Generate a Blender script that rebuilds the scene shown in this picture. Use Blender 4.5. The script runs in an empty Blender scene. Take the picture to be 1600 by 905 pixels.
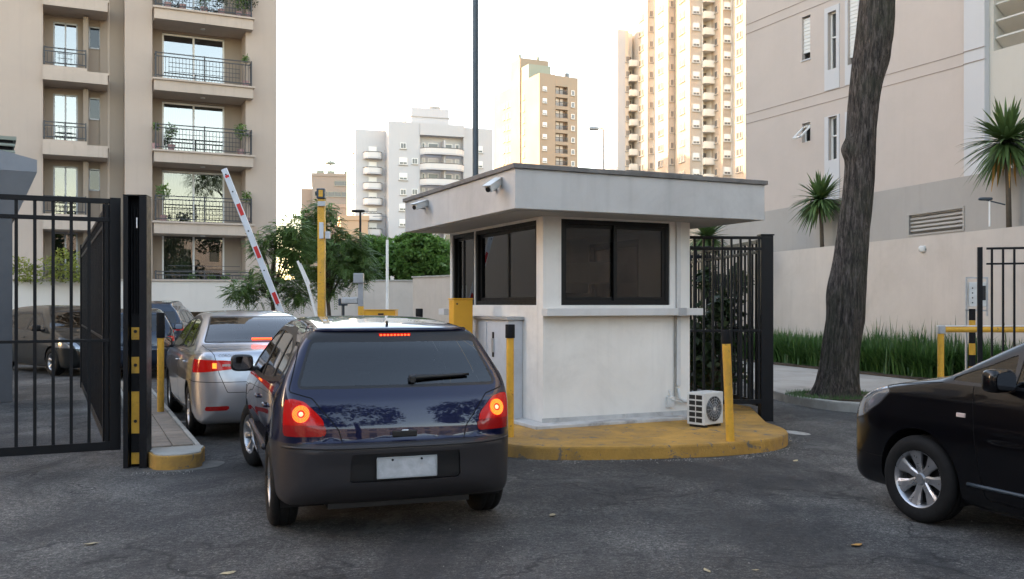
import bpy, bmesh, math, random
import numpy as np
from mathutils import Vector, Matrix
random.seed(7); rng = np.random.default_rng(11)
C = bpy.context.scene.collection
scn = bpy.context.scene
R = math.radians
# ---------------------------------------------------------------- camera, sky, sun, exposure
FPX = 1450.0; HZ = 475.0; CH = 1.6           # focal length in photo pixels, horizon row, eye height
cam = bpy.data.cameras.new('camera'); cam_o = bpy.data.objects.new('camera', cam); C.objects.link(cam_o)
cam_o.location = (0, 0, CH); cam_o.rotation_euler = (R(90), 0, 0)
cam.sensor_width = 36; cam.lens = FPX / 1600 * 36; cam.shift_y = (HZ - 452.5) / 1600
cam.clip_start = 0.05; cam.clip_end = 3000
scn.camera = cam_o
SUN_AZ = R(-70); SUN_EL = R(14)
w = bpy.data.worlds.new('World'); scn.world = w; w.use_nodes = True
nt = w.node_tree; bg = nt.nodes['Background']
sky = nt.nodes.new('ShaderNodeTexSky'); sky.sky_type = 'NISHITA'; sky.sun_disc = False
sky.sun_elevation = SUN_EL; sky.sun_rotation = SUN_AZ; sky.air_density = 1.0; sky.dust_density = 0.7; sky.ozone_density = 0.6
wt_ = nt.nodes.new('ShaderNodeMix'); wt_.data_type = 'RGBA'; wt_.blend_type = 'MULTIPLY'; wt_.inputs['Factor'].default_value = 1; wt_.inputs['B'].default_value = (1.20, 1.0, .87, 1)   # white balance for open shade
nt.links.new(sky.outputs[0], wt_.inputs['A']); nt.links.new(wt_.outputs['Result'], bg.inputs[0]); bg.inputs[1].default_value = 0.15
sl = bpy.data.lights.new('sun', 'SUN'); sl.energy = 2.0; sl.angle = R(0.5); sl.color = (1.0, 0.74, 0.50)
so = bpy.data.objects.new('sun', sl); C.objects.link(so)
sd = Vector((math.sin(SUN_AZ) * math.cos(SUN_EL), math.cos(SUN_AZ) * math.cos(SUN_EL), math.sin(SUN_EL)))
so.rotation_euler = sd.to_track_quat('Z', 'Y').to_euler()
scn.view_settings.view_transform = 'Standard'; scn.view_settings.look = 'None'
scn.view_settings.exposure = 2.78; scn.view_settings.gamma = 1.0
scn.view_settings.use_curve_mapping = False

# ---------------------------------------------------------------- helpers
TH = R(25); U = Vector((math.cos(TH), math.sin(TH), 0)); V = Vector((-math.sin(TH), math.cos(TH), 0))
def at(px, py, Y): return Vector(((px - 800) / FPX * Y, Y, CH + (HZ - py) / FPX * Y))
def gr(px, py, z=0.0):
    Y = (CH - z) * FPX / (py - HZ); return Vector(((px - 800) / FPX * Y, Y, z))
def hit(P0, d, px):                            # distance along a line at which it crosses column px
    k = (px - 800) / FPX
    return (k * P0[1] - P0[0]) / (d[0] - k * d[1])

def thing(name, label, cat, loc=(0, 0, 0), rotz=0.0, group=None):
    o = bpy.data.objects.new(name, None); C.objects.link(o)
    o.empty_display_size = .2
    o.location = loc; o.rotation_euler = (0, 0, rotz); o['label'] = label; o['category'] = cat
    if group: o['group'] = group
    return o
def tag(o, label, cat, group=None):
    o['label'] = label; o['category'] = cat
    if group: o['group'] = group
    return o
def copy_tree(o, parent=None):
    c = o.copy(); C.objects.link(c); c.parent = parent
    for ch in list(o.children): copy_tree(ch, c)
    return c

def mesh_from(verts, faces, mats, midx=None, smooth=False, normals=None):
    me = bpy.data.meshes.new('m')
    me.from_pydata([tuple(v) for v in verts], [], [tuple(f) for f in faces])
    if not isinstance(mats, (list, tuple)): mats = [mats]
    for m in mats: me.materials.append(m)
    if midx is not None: me.polygons.foreach_set('material_index', list(midx))
    if smooth: me.polygons.foreach_set('use_smooth', [True] * len(me.polygons))
    me.update()
    if normals is not None: me.normals_split_custom_set_from_vertices([tuple(n) for n in normals])
    return me
def link(name, me, parent=None, loc=None, rot=None):
    me.name = name
    o = bpy.data.objects.new(name, me); C.objects.link(o)
    if parent is not None: o.parent = parent
    if loc is not None: o.location = loc
    if rot is not None: o.rotation_euler = rot
    return o

class MB:
    def __init__(s): s.v = []; s.f = []; s.m = []; s.cur = 0
    def add(s, vs, fs):
        n = len(s.v); s.v += [tuple(v) for v in vs]
        for f in fs: s.f.append(tuple(i + n for i in f)); s.m.append(s.cur)
        return s
    def b(s, x0, x1, y0, y1, z0, z1):
        return s.add([(x0,y0,z0),(x1,y0,z0),(x1,y1,z0),(x0,y1,z0),(x0,y0,z1),(x1,y0,z1),(x1,y1,z1),(x0,y1,z1)],
            [(0,3,2,1),(4,5,6,7),(0,1,5,4),(1,2,6,5),(2,3,7,6),(3,0,4,7)])
    def box(s, c, size, rot=None):
        hx, hy, hz = size[0]/2, size[1]/2, size[2]/2
        M = rot if rot is not None else Matrix.Identity(3)
        if isinstance(M, (int, float)): M = Matrix.Rotation(M, 3, 'Z')
        vs = [Vector(c) + M @ Vector(p) for p in [(-hx,-hy,-hz),(hx,-hy,-hz),(hx,hy,-hz),(-hx,hy,-hz),(-hx,-hy,hz),(hx,-hy,hz),(hx,hy,hz),(-hx,hy,hz)]]
        return s.add(vs, [(0,3,2,1),(4,5,6,7),(0,1,5,4),(1,2,6,5),(2,3,7,6),(3,0,4,7)])
    def cyl(s, p0, p1, r0, r1=None, n=12, cap=True):
        if r1 is None: r1 = r0
        p0 = Vector(p0); p1 = Vector(p1); q = (p1 - p0).to_track_quat('Z', 'Y')
        vs = []
        for p, r in ((p0, r0), (p1, r1)):
            for k in range(n):
                a = 2*math.pi*k/n; vs.append(p + q @ Vector((r*math.cos(a), r*math.sin(a), 0)))
        fs = [(k, (k+1) % n, n+(k+1) % n, n+k) for k in range(n)]
        if cap: fs += [tuple(range(n-1, -1, -1)), tuple(range(n, 2*n))]
        return s.add(vs, fs)
    def tube(s, pts, rs, n=8, cap=True):
        pts = [Vector(p) for p in pts]
        if not isinstance(rs, (list, tuple)): rs = [rs] * len(pts)
        vs = []; fs = []
        ref = Vector((0.13, 0.97, 0.2)).normalized()
        for i, p in enumerate(pts):
            d = (pts[min(i+1, len(pts)-1)] - pts[max(i-1, 0)]).normalized()
            a = d.cross(ref)
            if a.length < .1: a = d.cross(Vector((1, 0, 0)))
            a.normalize(); b_ = d.cross(a)
            for k in range(n):
                t = 2*math.pi*k/n; vs.append(p + (a*math.cos(t) + b_*math.sin(t)) * rs[i])
        for i in range(len(pts)-1):
            for k in range(n):
                fs.append((i*n+k, i*n+(k+1) % n, (i+1)*n+(k+1) % n, (i+1)*n+k))
        if cap: fs += [tuple(range(n-1, -1, -1)), tuple(range((len(pts)-1)*n, len(pts)*n))]
        return s.add(vs, fs)
    def prism(s, poly, z0, z1):
        n = len(poly)
        z0s = z0 if isinstance(z0, (list, tuple)) else [z0]*n
        z1s = z1 if isinstance(z1, (list, tuple)) else [z1]*n
        vs = [(p[0], p[1], z0s[i]) for i, p in enumerate(poly)] + [(p[0], p[1], z1s[i]) for i, p in enumerate(poly)]
        return s.add(vs, [tuple(range(n-1, -1, -1)), tuple(range(n, 2*n))] + [(k, (k+1) % n, n+(k+1) % n, n+k) for k in range(n)])
    def lathe(s, prof, n=24, axis='z', c=(0,0,0), closed=False):
        vs = []; fs = []; m = len(prof)
        for k in range(n):
            a = 2*math.pi*k/n; ca, sa = math.cos(a), math.sin(a)
            for r, h in prof:
                if axis == 'z': vs.append((c[0]+r*ca, c[1]+r*sa, c[2]+h))
                elif axis == 'x': vs.append((c[0]+h, c[1]+r*ca, c[2]+r*sa))
                else: vs.append((c[0]+r*sa, c[1]+h, c[2]+r*ca))
        for k in range(n):
            k2 = (k+1) % n
            for j in range(m if closed else m-1):
                j2 = (j+1) % m
                fs.append((k*m+j, k2*m+j, k2*m+j2, k*m+j2))
        return s.add(vs, fs)
    def wall(s, x0, x1, z0, z1, holes, t, y=0.0):       # front faces -y, holes (x0,x1,z0,z1)
        xs = sorted(set([x0, x1] + [min(max(h[i], x0), x1) for h in holes for i in (0, 1)]))
        zs = sorted(set([z0, z1] + [min(max(h[i], z0), z1) for h in holes for i in (2, 3)]))
        solid = {}
        for i in range(len(xs)-1):
            for j in range(len(zs)-1):
                cx = (xs[i]+xs[i+1])/2; cz = (zs[j]+zs[j+1])/2
                solid[i, j] = not any(h[0] < cx < h[1] and h[2] < cz < h[3] for h in holes)
        for (i, j), ok in solid.items():
            if not ok: continue
            a, b_, c, d = xs[i], xs[i+1], zs[j], zs[j+1]
            s.add([(a,y,c),(b_,y,c),(b_,y,d),(a,y,d)], [(0,1,2,3)])
            s.add([(a,y+t,c),(b_,y+t,c),(b_,y+t,d),(a,y+t,d)], [(3,2,1,0)])
            if not solid.get((i-1, j)): s.add([(a,y,c),(a,y+t,c),(a,y+t,d),(a,y,d)], [(3,2,1,0)])
            if not solid.get((i+1, j)): s.add([(b_,y,c),(b_,y+t,c),(b_,y+t,d),(b_,y,d)], [(0,1,2,3)])
            if not solid.get((i, j-1)): s.add([(a,y,c),(b_,y,c),(b_,y+t,c),(a,y+t,c)], [(3,2,1,0)])
            if not solid.get((i, j+1)): s.add([(a,y,d),(b_,y,d),(b_,y+t,d),(a,y+t,d)], [(0,1,2,3)])
        return s
    def xf(s, M):
        s.v = [tuple(M @ Vector(v)) for v in s.v]; return s
    def mesh(s, mats, smooth=False, bevel=0.0, seg=2, weld=False):
        me = mesh_from(s.v, s.f, mats, s.m, smooth)
        if bevel or weld:
            bm = bmesh.new(); bm.from_mesh(me)
            if weld: bmesh.ops.remove_doubles(bm, verts=bm.verts, dist=1e-5)
            if bevel:
                bmesh.ops.bevel(bm, geom=[e for e in bm.edges if len(e.link_faces) == 2 and e.calc_face_angle(0) > .5], offset=bevel, segments=seg, profile=.6, affect='EDGES', clamp_overlap=True)
            bm.to_mesh(me); bm.free()
        return me
    def build(s, name, mats, parent=None, smooth=False, bevel=0.0, loc=None, rot=None, weld=False, seg=2, angle=None):
        me = s.mesh(mats, smooth, bevel, seg, weld)
        if angle is not None:
            me.polygons.foreach_set('use_smooth', [True]*len(me.polygons)); me.set_sharp_from_angle(angle=R(angle))
        return link(name, me, parent, loc, rot)

def struct(o): o['kind'] = 'structure'; return o
def stuff(o): o['kind'] = 'stuff'; return o

# ---------------------------------------------------------------- materials
def newmat(name):
    m = bpy.data.materials.new(name); m.use_nodes = True
    return m, m.node_tree, m.node_tree.nodes['Principled BSDF']
def N(nt, t, **kw):
    n = nt.nodes.new(t)
    for k, v in kw.items(): setattr(n, k, v)
    return n
def pos(nt, scale=(1,1,1), obj=False):
    if obj: g = N(nt, 'ShaderNodeTexCoord').outputs['Object']
    else: g = N(nt, 'ShaderNodeNewGeometry').outputs['Position']
    mp = N(nt, 'ShaderNodeMapping'); mp.inputs['Scale'].default_value = scale
    nt.links.new(g, mp.inputs[0]); return mp.outputs[0]
def noise(nt, vec, scale, detail=4, rough=.6, dist=0):
    n = N(nt, 'ShaderNodeTexNoise'); n.inputs['Scale'].default_value = scale; n.inputs['Detail'].default_value = detail
    n.inputs['Roughness'].default_value = rough; n.inputs['Distortion'].default_value = dist
    nt.links.new(vec, n.inputs['Vector']); return n.outputs['Fac']
def ramp(nt, fac, stops):
    r = N(nt, 'ShaderNodeValToRGB'); e = r.color_ramp.elements
    while len(e) < len(stops): e.new(.5)
    for i, (p, c) in enumerate(stops):
        e[i].position = p; e[i].color = (*c, 1) if isinstance(c, (tuple, list)) else (c, c, c, 1)
    nt.links.new(fac, r.inputs[0]); return r.outputs[0]
def mixc(nt, fac, a, b, mode='MIX'):
    m = N(nt, 'ShaderNodeMix'); m.data_type = 'RGBA'; m.blend_type = mode
    for s_, v in ((m.inputs['Factor'], fac), (m.inputs['A'], a), (m.inputs['B'], b)):
        if isinstance(v, (int, float)): s_.default_value = v
        elif isinstance(v, (tuple, list)): s_.default_value = (*v, 1)
        else: nt.links.new(v, s_)
    return m.outputs['Result']
def bump(nt, p, h, strength=.3, dist=.01):
    b = N(nt, 'ShaderNodeBump'); b.inputs['Strength'].default_value = strength; b.inputs['Distance'].default_value = dist
    nt.links.new(h, b.inputs['Height']); nt.links.new(b.outputs[0], p.inputs['Normal'])
def simple(name, col, rough=.5, metal=0.0, coat=0.0, emis=None, es=0.0, spec=.5):
    m, nt, p = newmat(name)
    p.inputs['Base Color'].default_value = (*col, 1); p.inputs['Roughness'].default_value = rough
    p.inputs['Metallic'].default_value = metal; p.inputs['Coat Weight'].default_value = coat
    p.inputs['Specular IOR Level'].default_value = spec
    if emis: p.inputs['Emission Color'].default_value = (*emis, 1); p.inputs['Emission Strength'].default_value = es
    return m
def worn(name, col, var=.12, scale=6, rough=.6, metal=0.0, bmp=.15, bd=.004, dirt=None, damt=.5, bscale=90, streak=0.0, coat=0.0, chips=None):
    """painted, stained surface: colour mottled by noise, fine relief, optional dirt and vertical runs"""
    m, nt, p = newmat(name); v = pos(nt)
    a = tuple(c*(1-var) for c in col); b_ = tuple(min(1, c*(1+var)) for c in col)
    c = ramp(nt, noise(nt, v, scale, 6, .65, .3), [(.3, a), (.7, b_)])
    if dirt:
        d = ramp(nt, noise(nt, v, scale*.35, 8, .7, .6), [(.5, 0.0), (.72, damt)])
        c = mixc(nt, d, c, dirt)
    if streak:
        vs = pos(nt, (1, 1, .06)); s_ = ramp(nt, noise(nt, vs, 5.5, 5, .6), [(.52, 0.0), (.8, streak)])
        c = mixc(nt, s_, c, tuple(x*.45 for x in col))
    if chips:
        ch = ramp(nt, noise(nt, v, chips[0], 8, .75, .8), [(chips[1], 0.0), (chips[1]+.03, .9)]); c = mixc(nt, ch, c, chips[2])
    nt.links.new(c, p.inputs['Base Color'])
    rr = ramp(nt, noise(nt, v, scale*2, 4), [(.3, rough-.08), (.7, min(1, rough+.08))]); nt.links.new(rr, p.inputs['Roughness'])
    p.inputs['Metallic'].default_value = metal; p.inputs['Coat Weight'].default_value = coat
    if max(col) < .02: p.inputs['Specular IOR Level'].default_value = .25
    if bmp: bump(nt, p, noise(nt, v, bscale, 4, .7), bmp, bd)
    return m
def glassmat(name, tint=(.2,.22,.22), refl=.12, rough=.0):
    m, nt, p = newmat(name); nt.nodes.remove(p)
    out = nt.nodes['Material Output']
    t = N(nt, 'ShaderNodeBsdfTransparent'); t.inputs[0].default_value = (*tint, 1)
    g = N(nt, 'ShaderNodeBsdfGlossy'); g.inputs['Roughness'].default_value = rough; g.inputs[0].default_value = (1, 1, 1, 1)
    f = N(nt, 'ShaderNodeFresnel'); f.inputs[0].default_value = 1.5
    a = N(nt, 'ShaderNodeMath', operation='ADD'); a.inputs[1].default_value = refl; a.use_clamp = True
    nt.links.new(f.outputs[0], a.inputs[0])
    mx = N(nt, 'ShaderNodeMixShader'); nt.links.new(a.outputs[0], mx.inputs[0]); nt.links.new(t.outputs[0], mx.inputs[1]); nt.links.new(g.outputs[0], mx.inputs[2])
    nt.links.new(mx.outputs[0], out.inputs[0]); return m
def leafmat(name, c1, c2, c3=None, trans=.25):
    m, nt, p = newmat(name)
    v = pos(nt); gm = N(nt, 'ShaderNodeNewGeometry')
    st = [(.25, c1), (.7, c2)] + ([(.9, c3)] if c3 else [])
    c = ramp(nt, noise(nt, v, 3.0, 5, .8), st)
    c2_ = mixc(nt, ramp(nt, gm.outputs['Random Per Island'], [(0, 0.0), (1, .6)]), c, tuple(x*1.7 for x in c2))
    nt.links.new(c2_, p.inputs['Base Color']); p.inputs['Roughness'].default_value = .5
    out = nt.nodes['Material Output']; tr = N(nt, 'ShaderNodeBsdfTranslucent'); nt.links.new(c2_, tr.inputs[0])
    mx = N(nt, 'ShaderNodeMixShader'); mx.inputs[0].default_value = trans
    nt.links.new(p.outputs[0], mx.inputs[1]); nt.links.new(tr.outputs[0], mx.inputs[2]); nt.links.new(mx.outputs[0], out.inputs[0])
    return m

M = {}
# asphalt
def mk_asphalt():
    m, nt, p = newmat('asphalt'); v = pos(nt)
    base = ramp(nt, noise(nt, v, .45, 7, .62, .4), [(.34, (.042,.042,.041)), (.5, (.080,.077,.074)), (.62, (.148,.142,.132))])
    grain = ramp(nt, noise(nt, v, 70, 4, .85), [(.36, (.25,.25,.25)), (.5, (.95,.95,.95)), (.64, (2.4,2.35,2.3))])
    c = mixc(nt, 1.0, base, grain, 'MULTIPLY')
    g2 = ramp(nt, noise(nt, v, 24, 5, .8), [(.38, (.42,.42,.42)), (.52, (.95,.95,.95)), (.64, (1.9,1.87,1.82))]); c = mixc(nt, 1.0, c, g2, 'MULTIPLY')
    lp = ramp(nt, noise(nt, v, 1.4, 9, .8, 1.2), [(.53, 0.0), (.66, .75)])
    c = mixc(nt, lp, c, (.17,.165,.155))
    # dark, oily lane stains
    oil = ramp(nt, noise(nt, pos(nt, (1.0, .45, 1)), .75, 7, .7, .9), [(.45, 0.0), (.60, .72)])
    c = mixc(nt, oil, c, (.024,.024,.026))
    vo = N(nt, 'ShaderNodeTexVoronoi', feature='DISTANCE_TO_EDGE'); vo.inputs['Scale'].default_value = .55
    mv = N(nt, 'ShaderNodeMapping'); nz = N(nt, 'ShaderNodeTexNoise'); nz.inputs['Scale'].default_value = 1.6; nz.inputs['Detail'].default_value = 6
    nt.links.new(v, nz.inputs['Vector']); ad = N(nt, 'ShaderNodeVectorMath', operation='MULTIPLY_ADD'); ad.inputs[1].default_value = (1.6,1.6,0)
    nt.links.new(nz.outputs['Color'], ad.inputs[0]); nt.links.new(v, ad.inputs[2]); nt.links.new(ad.outputs[0], vo.inputs['Vector'])
    crk = ramp(nt, vo.outputs['Distance'], [(0.0, .9), (.016, 0.0)])
    gate = ramp(nt, noise(nt, v, .7, 3), [(.42, 0.0), (.54, 1.0)])
    ml = N(nt, 'ShaderNodeMath', operation='MULTIPLY'); nt.links.new(crk, ml.inputs[0]); nt.links.new(gate, ml.inputs[1])
    c = mixc(nt, ml.outputs[0], c, (.014,.014,.014))
    spk = ramp(nt, noise(nt, v, 60, 2, .9), [(.70, 0.0), (.76, .55)]); c = mixc(nt, spk, c, (.24,.23,.22))
    nt.links.new(c, p.inputs['Base Color'])
    nt.links.new(ramp(nt, noise(nt, v, 1.1, 6, .7), [(.3, .62), (.7, .92)]), p.inputs['Roughness'])
    bb = N(nt, 'ShaderNodeMath', operation='ADD'); nt.links.new(noise(nt, v, 120, 5, .8), bb.inputs[0]); nt.links.new(noise(nt, v, 7, 5, .7), bb.inputs[1])
    bump(nt, p, bb.outputs[0], .9, .02); return m
M['asphalt'] = mk_asphalt()
M['booth'] = worn('booth_paint', (.76,.735,.685), .06, 1.6, .75, dirt=(.46,.44,.40), damt=.5, streak=.17, bmp=.25, bd=.003)
M['fascia'] = worn('fascia_paint', (.505,.495,.475), .08, 1.8, .75, dirt=(.30,.29,.28), damt=.45, streak=.26, bmp=.25, bd=.003)
M['coping'] = worn('coping', (.17,.16,.15), .25, 5, .85, dirt=(.06,.058,.05), damt=.85, bmp=.6, bd=.006)
M['soffit'] = worn('soffit', (.42,.41,.39), .06, 2, .8)
M['sill'] = worn('sill_paint', (.60,.595,.58), .05, 3, .7, dirt=(.35,.33,.3), damt=.4)
M['yellow'] = worn('yellow_paint', (.66,.35,.03), .14, 5, .55, dirt=(.22,.14,.05), damt=.7, bmp=.2, chips=(14, .60, (.10,.07,.05)))
M['yellow_kerb'] = worn('yellow_kerb_paint', (.42,.235,.05), .30, 2.2, .9, dirt=(.16,.12,.075), damt=.95, bmp=.9, bd=.010, bscale=40, chips=(5, .565, (.13,.12,.105)))
M['cabinet_orange'] = worn('cabinet_orange', (.72,.36,.02), .05, 3, .42, dirt=(.4,.2,.03), damt=.3, bmp=.05)
M['black_paint'] = worn('black_gate_paint', (.0045,.0055,.0075), .2, 9, .45, bmp=.1)
M['black_matt'] = worn('black_matt', (.007,.007,.008), .2, 12, .75, bmp=.2)
M['slate_metal'] = worn('slate_metal', (.045,.062,.08), .12, 4, .45, metal=.3)
M['grey_metal'] = worn('grey_metal', (.30,.31,.33), .12, 6, .45, metal=.4)
M['galv'] = worn('galvanised', (.40,.41,.42), .15, 8, .45, metal=.5)
M['guard_grey'] = worn('guardhouse_grey', (.20,.215,.24), .08, 3, .6)
M['frame'] = worn('window_frame_dark', (.005,.0055,.006), .15, 8, .45, bmp=.05)
M['cab_white'] = worn('cabinet_white', (.52,.54,.57), .05, 4, .5, dirt=(.3,.29,.27), damt=.4, bmp=.06)
M['plastic_white'] = worn('plastic_white', (.60,.60,.575), .06, 6, .5, dirt=(.32,.29,.24), damt=.45, bmp=.05)
M['white_paint'] = worn('white_paint', (.74,.73,.71), .06, 5, .5, dirt=(.4,.38,.35), damt=.4)
M['arm_white'] = worn('barrier_white', (.58,.60,.63), .06, 5, .4)
M['red_paint'] = worn('red_paint', (.55,.02,.02), .1, 5, .45)
M['concrete'] = worn('pavement_concrete', (.33,.31,.28), .16, 1.6, .9, dirt=(.16,.145,.12), damt=.8, bmp=.6, bd=.006, bscale=50)
M['kerb'] = worn('kerb_stone', (.36,.345,.31), .18, 4, .9, dirt=(.14,.13,.11), damt=.8, bmp=.7, bd=.008, bscale=40)
M['paver'] = worn('paver', (.27,.225,.18), .2, 5, .9, dirt=(.12,.105,.085), damt=.75, bmp=.6, bd=.005, bscale=60)
M['plinth'] = worn('plinth_white', (.50,.495,.48), .14, 7, .85, dirt=(.09,.085,.08), damt=.85, bmp=.6, bd=.006, bscale=50)
M['patch'] = worn('cement_spill', (.12,.113,.10), .25, 6, .9, dirt=(.06,.057,.052), damt=.9, bmp=.6, bd=.006, bscale=50)
M['soil'] = worn('soil', (.05,.035,.022), .3, 8, .95, bmp=1, bd=.02, bscale=25)
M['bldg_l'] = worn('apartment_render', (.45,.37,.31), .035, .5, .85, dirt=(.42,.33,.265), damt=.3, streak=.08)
M['bldg_l_shade'] = worn('apartment_render_bay_shade', (.31,.255,.205), .05, .5, .85, dirt=(.3,.24,.19), damt=.3, streak=.10)  # render colour darkened to hold the shade of the recessed bays
M['slab_l'] = worn('balcony_slab', (.47,.39,.325), .05, 1, .85, dirt=(.3,.25,.2), damt=.35, streak=.25)
M['bldg_r'] = worn('right_render', (.475,.415,.375), .04, 1.0, .85, dirt=(.43,.375,.34), damt=.3, streak=.05)
M['pier_r'] = worn('pier_render', (.50,.50,.51), .03, .6, .85, streak=.06)
M['cream_r'] = worn('cream_render', (.50,.475,.425), .04, .6, .85, streak=.10)
M['band_r'] = worn('grey_render', (.34,.325,.305), .05, .5, .85, dirt=(.25,.24,.22), damt=.4, streak=.14)
M['low_wall'] = worn('boundary_render', (.50,.45,.40), .07, 1.3, .85, dirt=(.40,.35,.30), damt=.55, streak=.16)
M['podium'] = worn('podium_render', (.62,.58,.53), .04, .6, .85, streak=.10)
M['guard_dark'] = worn('guardhouse_column', (.075,.08,.09), .08, 3, .6)
M['groove'] = simple('joint_line', (.26,.22,.195), .9)  # darker strips along the floor and pier joints
M['louver'] = worn('louver_render', (.34,.325,.30), .08, 3, .8)
M['glass_low'] = glassmat('curtained_door_glass', (.55,.57,.54), .06)
M['glass_dark'] = glassmat('tinted_window_glass', (.46,.48,.49), .0)
M['glass_bal'] = glassmat('balcony_door_glass', (.34,.36,.35), .17, .0)
M['glass_car'] = glassmat('car_glass', (.20,.22,.23), .03)
M['white_frame'] = simple('white_aluminium', (.70,.70,.68), .4)
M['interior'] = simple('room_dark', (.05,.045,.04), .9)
M['curtain'] = worn('curtain', (.34,.33,.29), .1, 3, .9)
M['rail'] = worn('balcony_rail_paint', (.035,.037,.042), .15, 5, .5)
M['tyre'] = worn('tyre_rubber', (.008,.008,.008), .2, 14, .8, bmp=.3, bd=.002)
M['chrome'] = simple('chrome', (.7,.7,.7), .12, 1.0)
M['alloy'] = worn('alloy', (.42,.43,.45), .08, 12, .32, metal=.85, bmp=.03)
M['trim'] = simple('black_trim', (.006,.006,.007), .45)
M['gap'] = simple('panel_gap', (.003,.003,.003), .8)
M['seat'] = simple('seat_fabric', (.03,.03,.032), .9)
M['plate'] = worn('licence_plate', (.42,.44,.46), .18, 14, .45, bmp=.05, dirt=(.27,.29,.30), damt=.6)
M['plate_rim'] = simple('plate_rim', (.30,.32,.33), .4)
def mk_bark():
    m, nt, p = newmat('bark'); v = pos(nt, (1, 1, .16))
    n1 = noise(nt, v, 26, 8, .75, .6); n2 = noise(nt, pos(nt), 1.4, 5, .7, .3)
    c = ramp(nt, n1, [(.40, (.012,.010,.008)), (.50, (.058,.046,.038)), (.64, (.16,.135,.118))])
    c = mixc(nt, ramp(nt, n2, [(.45, 0.0), (.68, .65)]), c, (.045,.050,.028))
    c = mixc(nt, ramp(nt, noise(nt, v, 5, 6, .75), [(.55, 0.0), (.75, .35)]), c, (.15,.135,.12))
    nt.links.new(c, p.inputs['Base Color']); p.inputs['Roughness'].default_value = .95
    bump(nt, p, n1, 1.0, .05); return m
M['bark'] = mk_bark()
M['twig'] = worn('twig_bark', (.09,.07,.05), .2, 12, .9)
M['leaf_mid'] = leafmat('leaf_feathery', (.055,.10,.03), (.11,.18,.045), (.20,.26,.08))
M['leaf_far'] = leafmat('leaf_far', (.05,.10,.022), (.10,.19,.04), (.20,.27,.06), .35)
M['leaf_dark'] = leafmat('leaf_dark', (.012,.026,.009), (.03,.055,.018), (.055,.08,.02), .15)
M['leaf_strap'] = leafmat('leaf_strap', (.018,.05,.010), (.045,.105,.020), (.09,.15,.035), .2)
M['leaf_yucca'] = leafmat('leaf_yucca', (.035,.07,.02), (.08,.13,.04), (.15,.19,.06), .2)
M['leaf_dry'] = worn('leaf_dry', (.42,.22,.05), .3, 10, .8)
M['leaf_fallen'] = worn('leaf_fallen', (.40,.33,.20), .3, 20, .8)
M['flower'] = simple('blossom', (.55,.12,.15), .6)
M['pot'] = worn('plastic_pot', (.35,.22,.22), .1, 5, .7)
M['pot_white'] = worn('pale_pot', (.55,.5,.46), .1, 5, .7)
# ---------------------------------------------------------------- implicit-surface car bodies
def catmull(pts, n=6, closed=True):
    """points may carry a third value 1 for a sharp corner"""
    P = [np.array(p[:2], float) for p in pts]; S = [len(p) > 2 and p[2] for p in pts]; m = len(P); out = []
    for i in range(m if closed else m-1):
        p1, p2 = P[i], P[(i+1) % m]
        p0 = P[i-1] if not S[i] else 2*p1-p2
        p3 = P[(i+2) % m] if not S[(i+1) % m] else 2*p2-p1
        if S[i] and S[(i+1) % m]: out.append(p1); continue
        L = np.linalg.norm(p2-p1)
        def tl(a, b):
            d = b-a; q = np.linalg.norm(d); return d/q*L if q > 1e-9 else d
        m1 = tl(p0, p2)*.9; m2 = tl(p1, p3)*.9
        for k in range(n):
            t = k/n; out.append((2*t**3-3*t**2+1)*p1+(t**3-2*t**2+t)*m1+(-2*t**3+3*t**2)*p2+(t**3-t**2)*m2)
    if not closed: out.append(P[-1])
    return np.array(out)
def polysdf(a, b, poly):
    d = np.full(a.shape, 1e9); s = np.ones(a.shape, bool); n = len(poly)
    for i in range(n):
        ax, ay = poly[i]; bx, by = poly[(i+1) % n]; ex, ey = bx-ax, by-ay
        wx, wy = a-ax, b-ay
        t = np.clip((wx*ex+wy*ey)/(ex*ex+ey*ey+1e-12), 0, 1)
        d = np.minimum(d, (wx-ex*t)**2+(wy-ey*t)**2)
        cr = (ay > b) != (by > b)
        if abs(by-ay) > 1e-12:
            s ^= cr & (a < (b-ay)/(by-ay)*ex+ax)
    d = np.sqrt(d); return np.where(s, d, -d)      # s True = outside -> positive
def smax(a, b, k):
    h = np.maximum(k-np.abs(a-b), 0)/k; return np.maximum(a, b)+h*h*k*.25
def rpoly(poly, r):                                 # rounded polygon region
    P = np.array(poly, float)
    return lambda a, b: polysdf(a, b, P)-r
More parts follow.
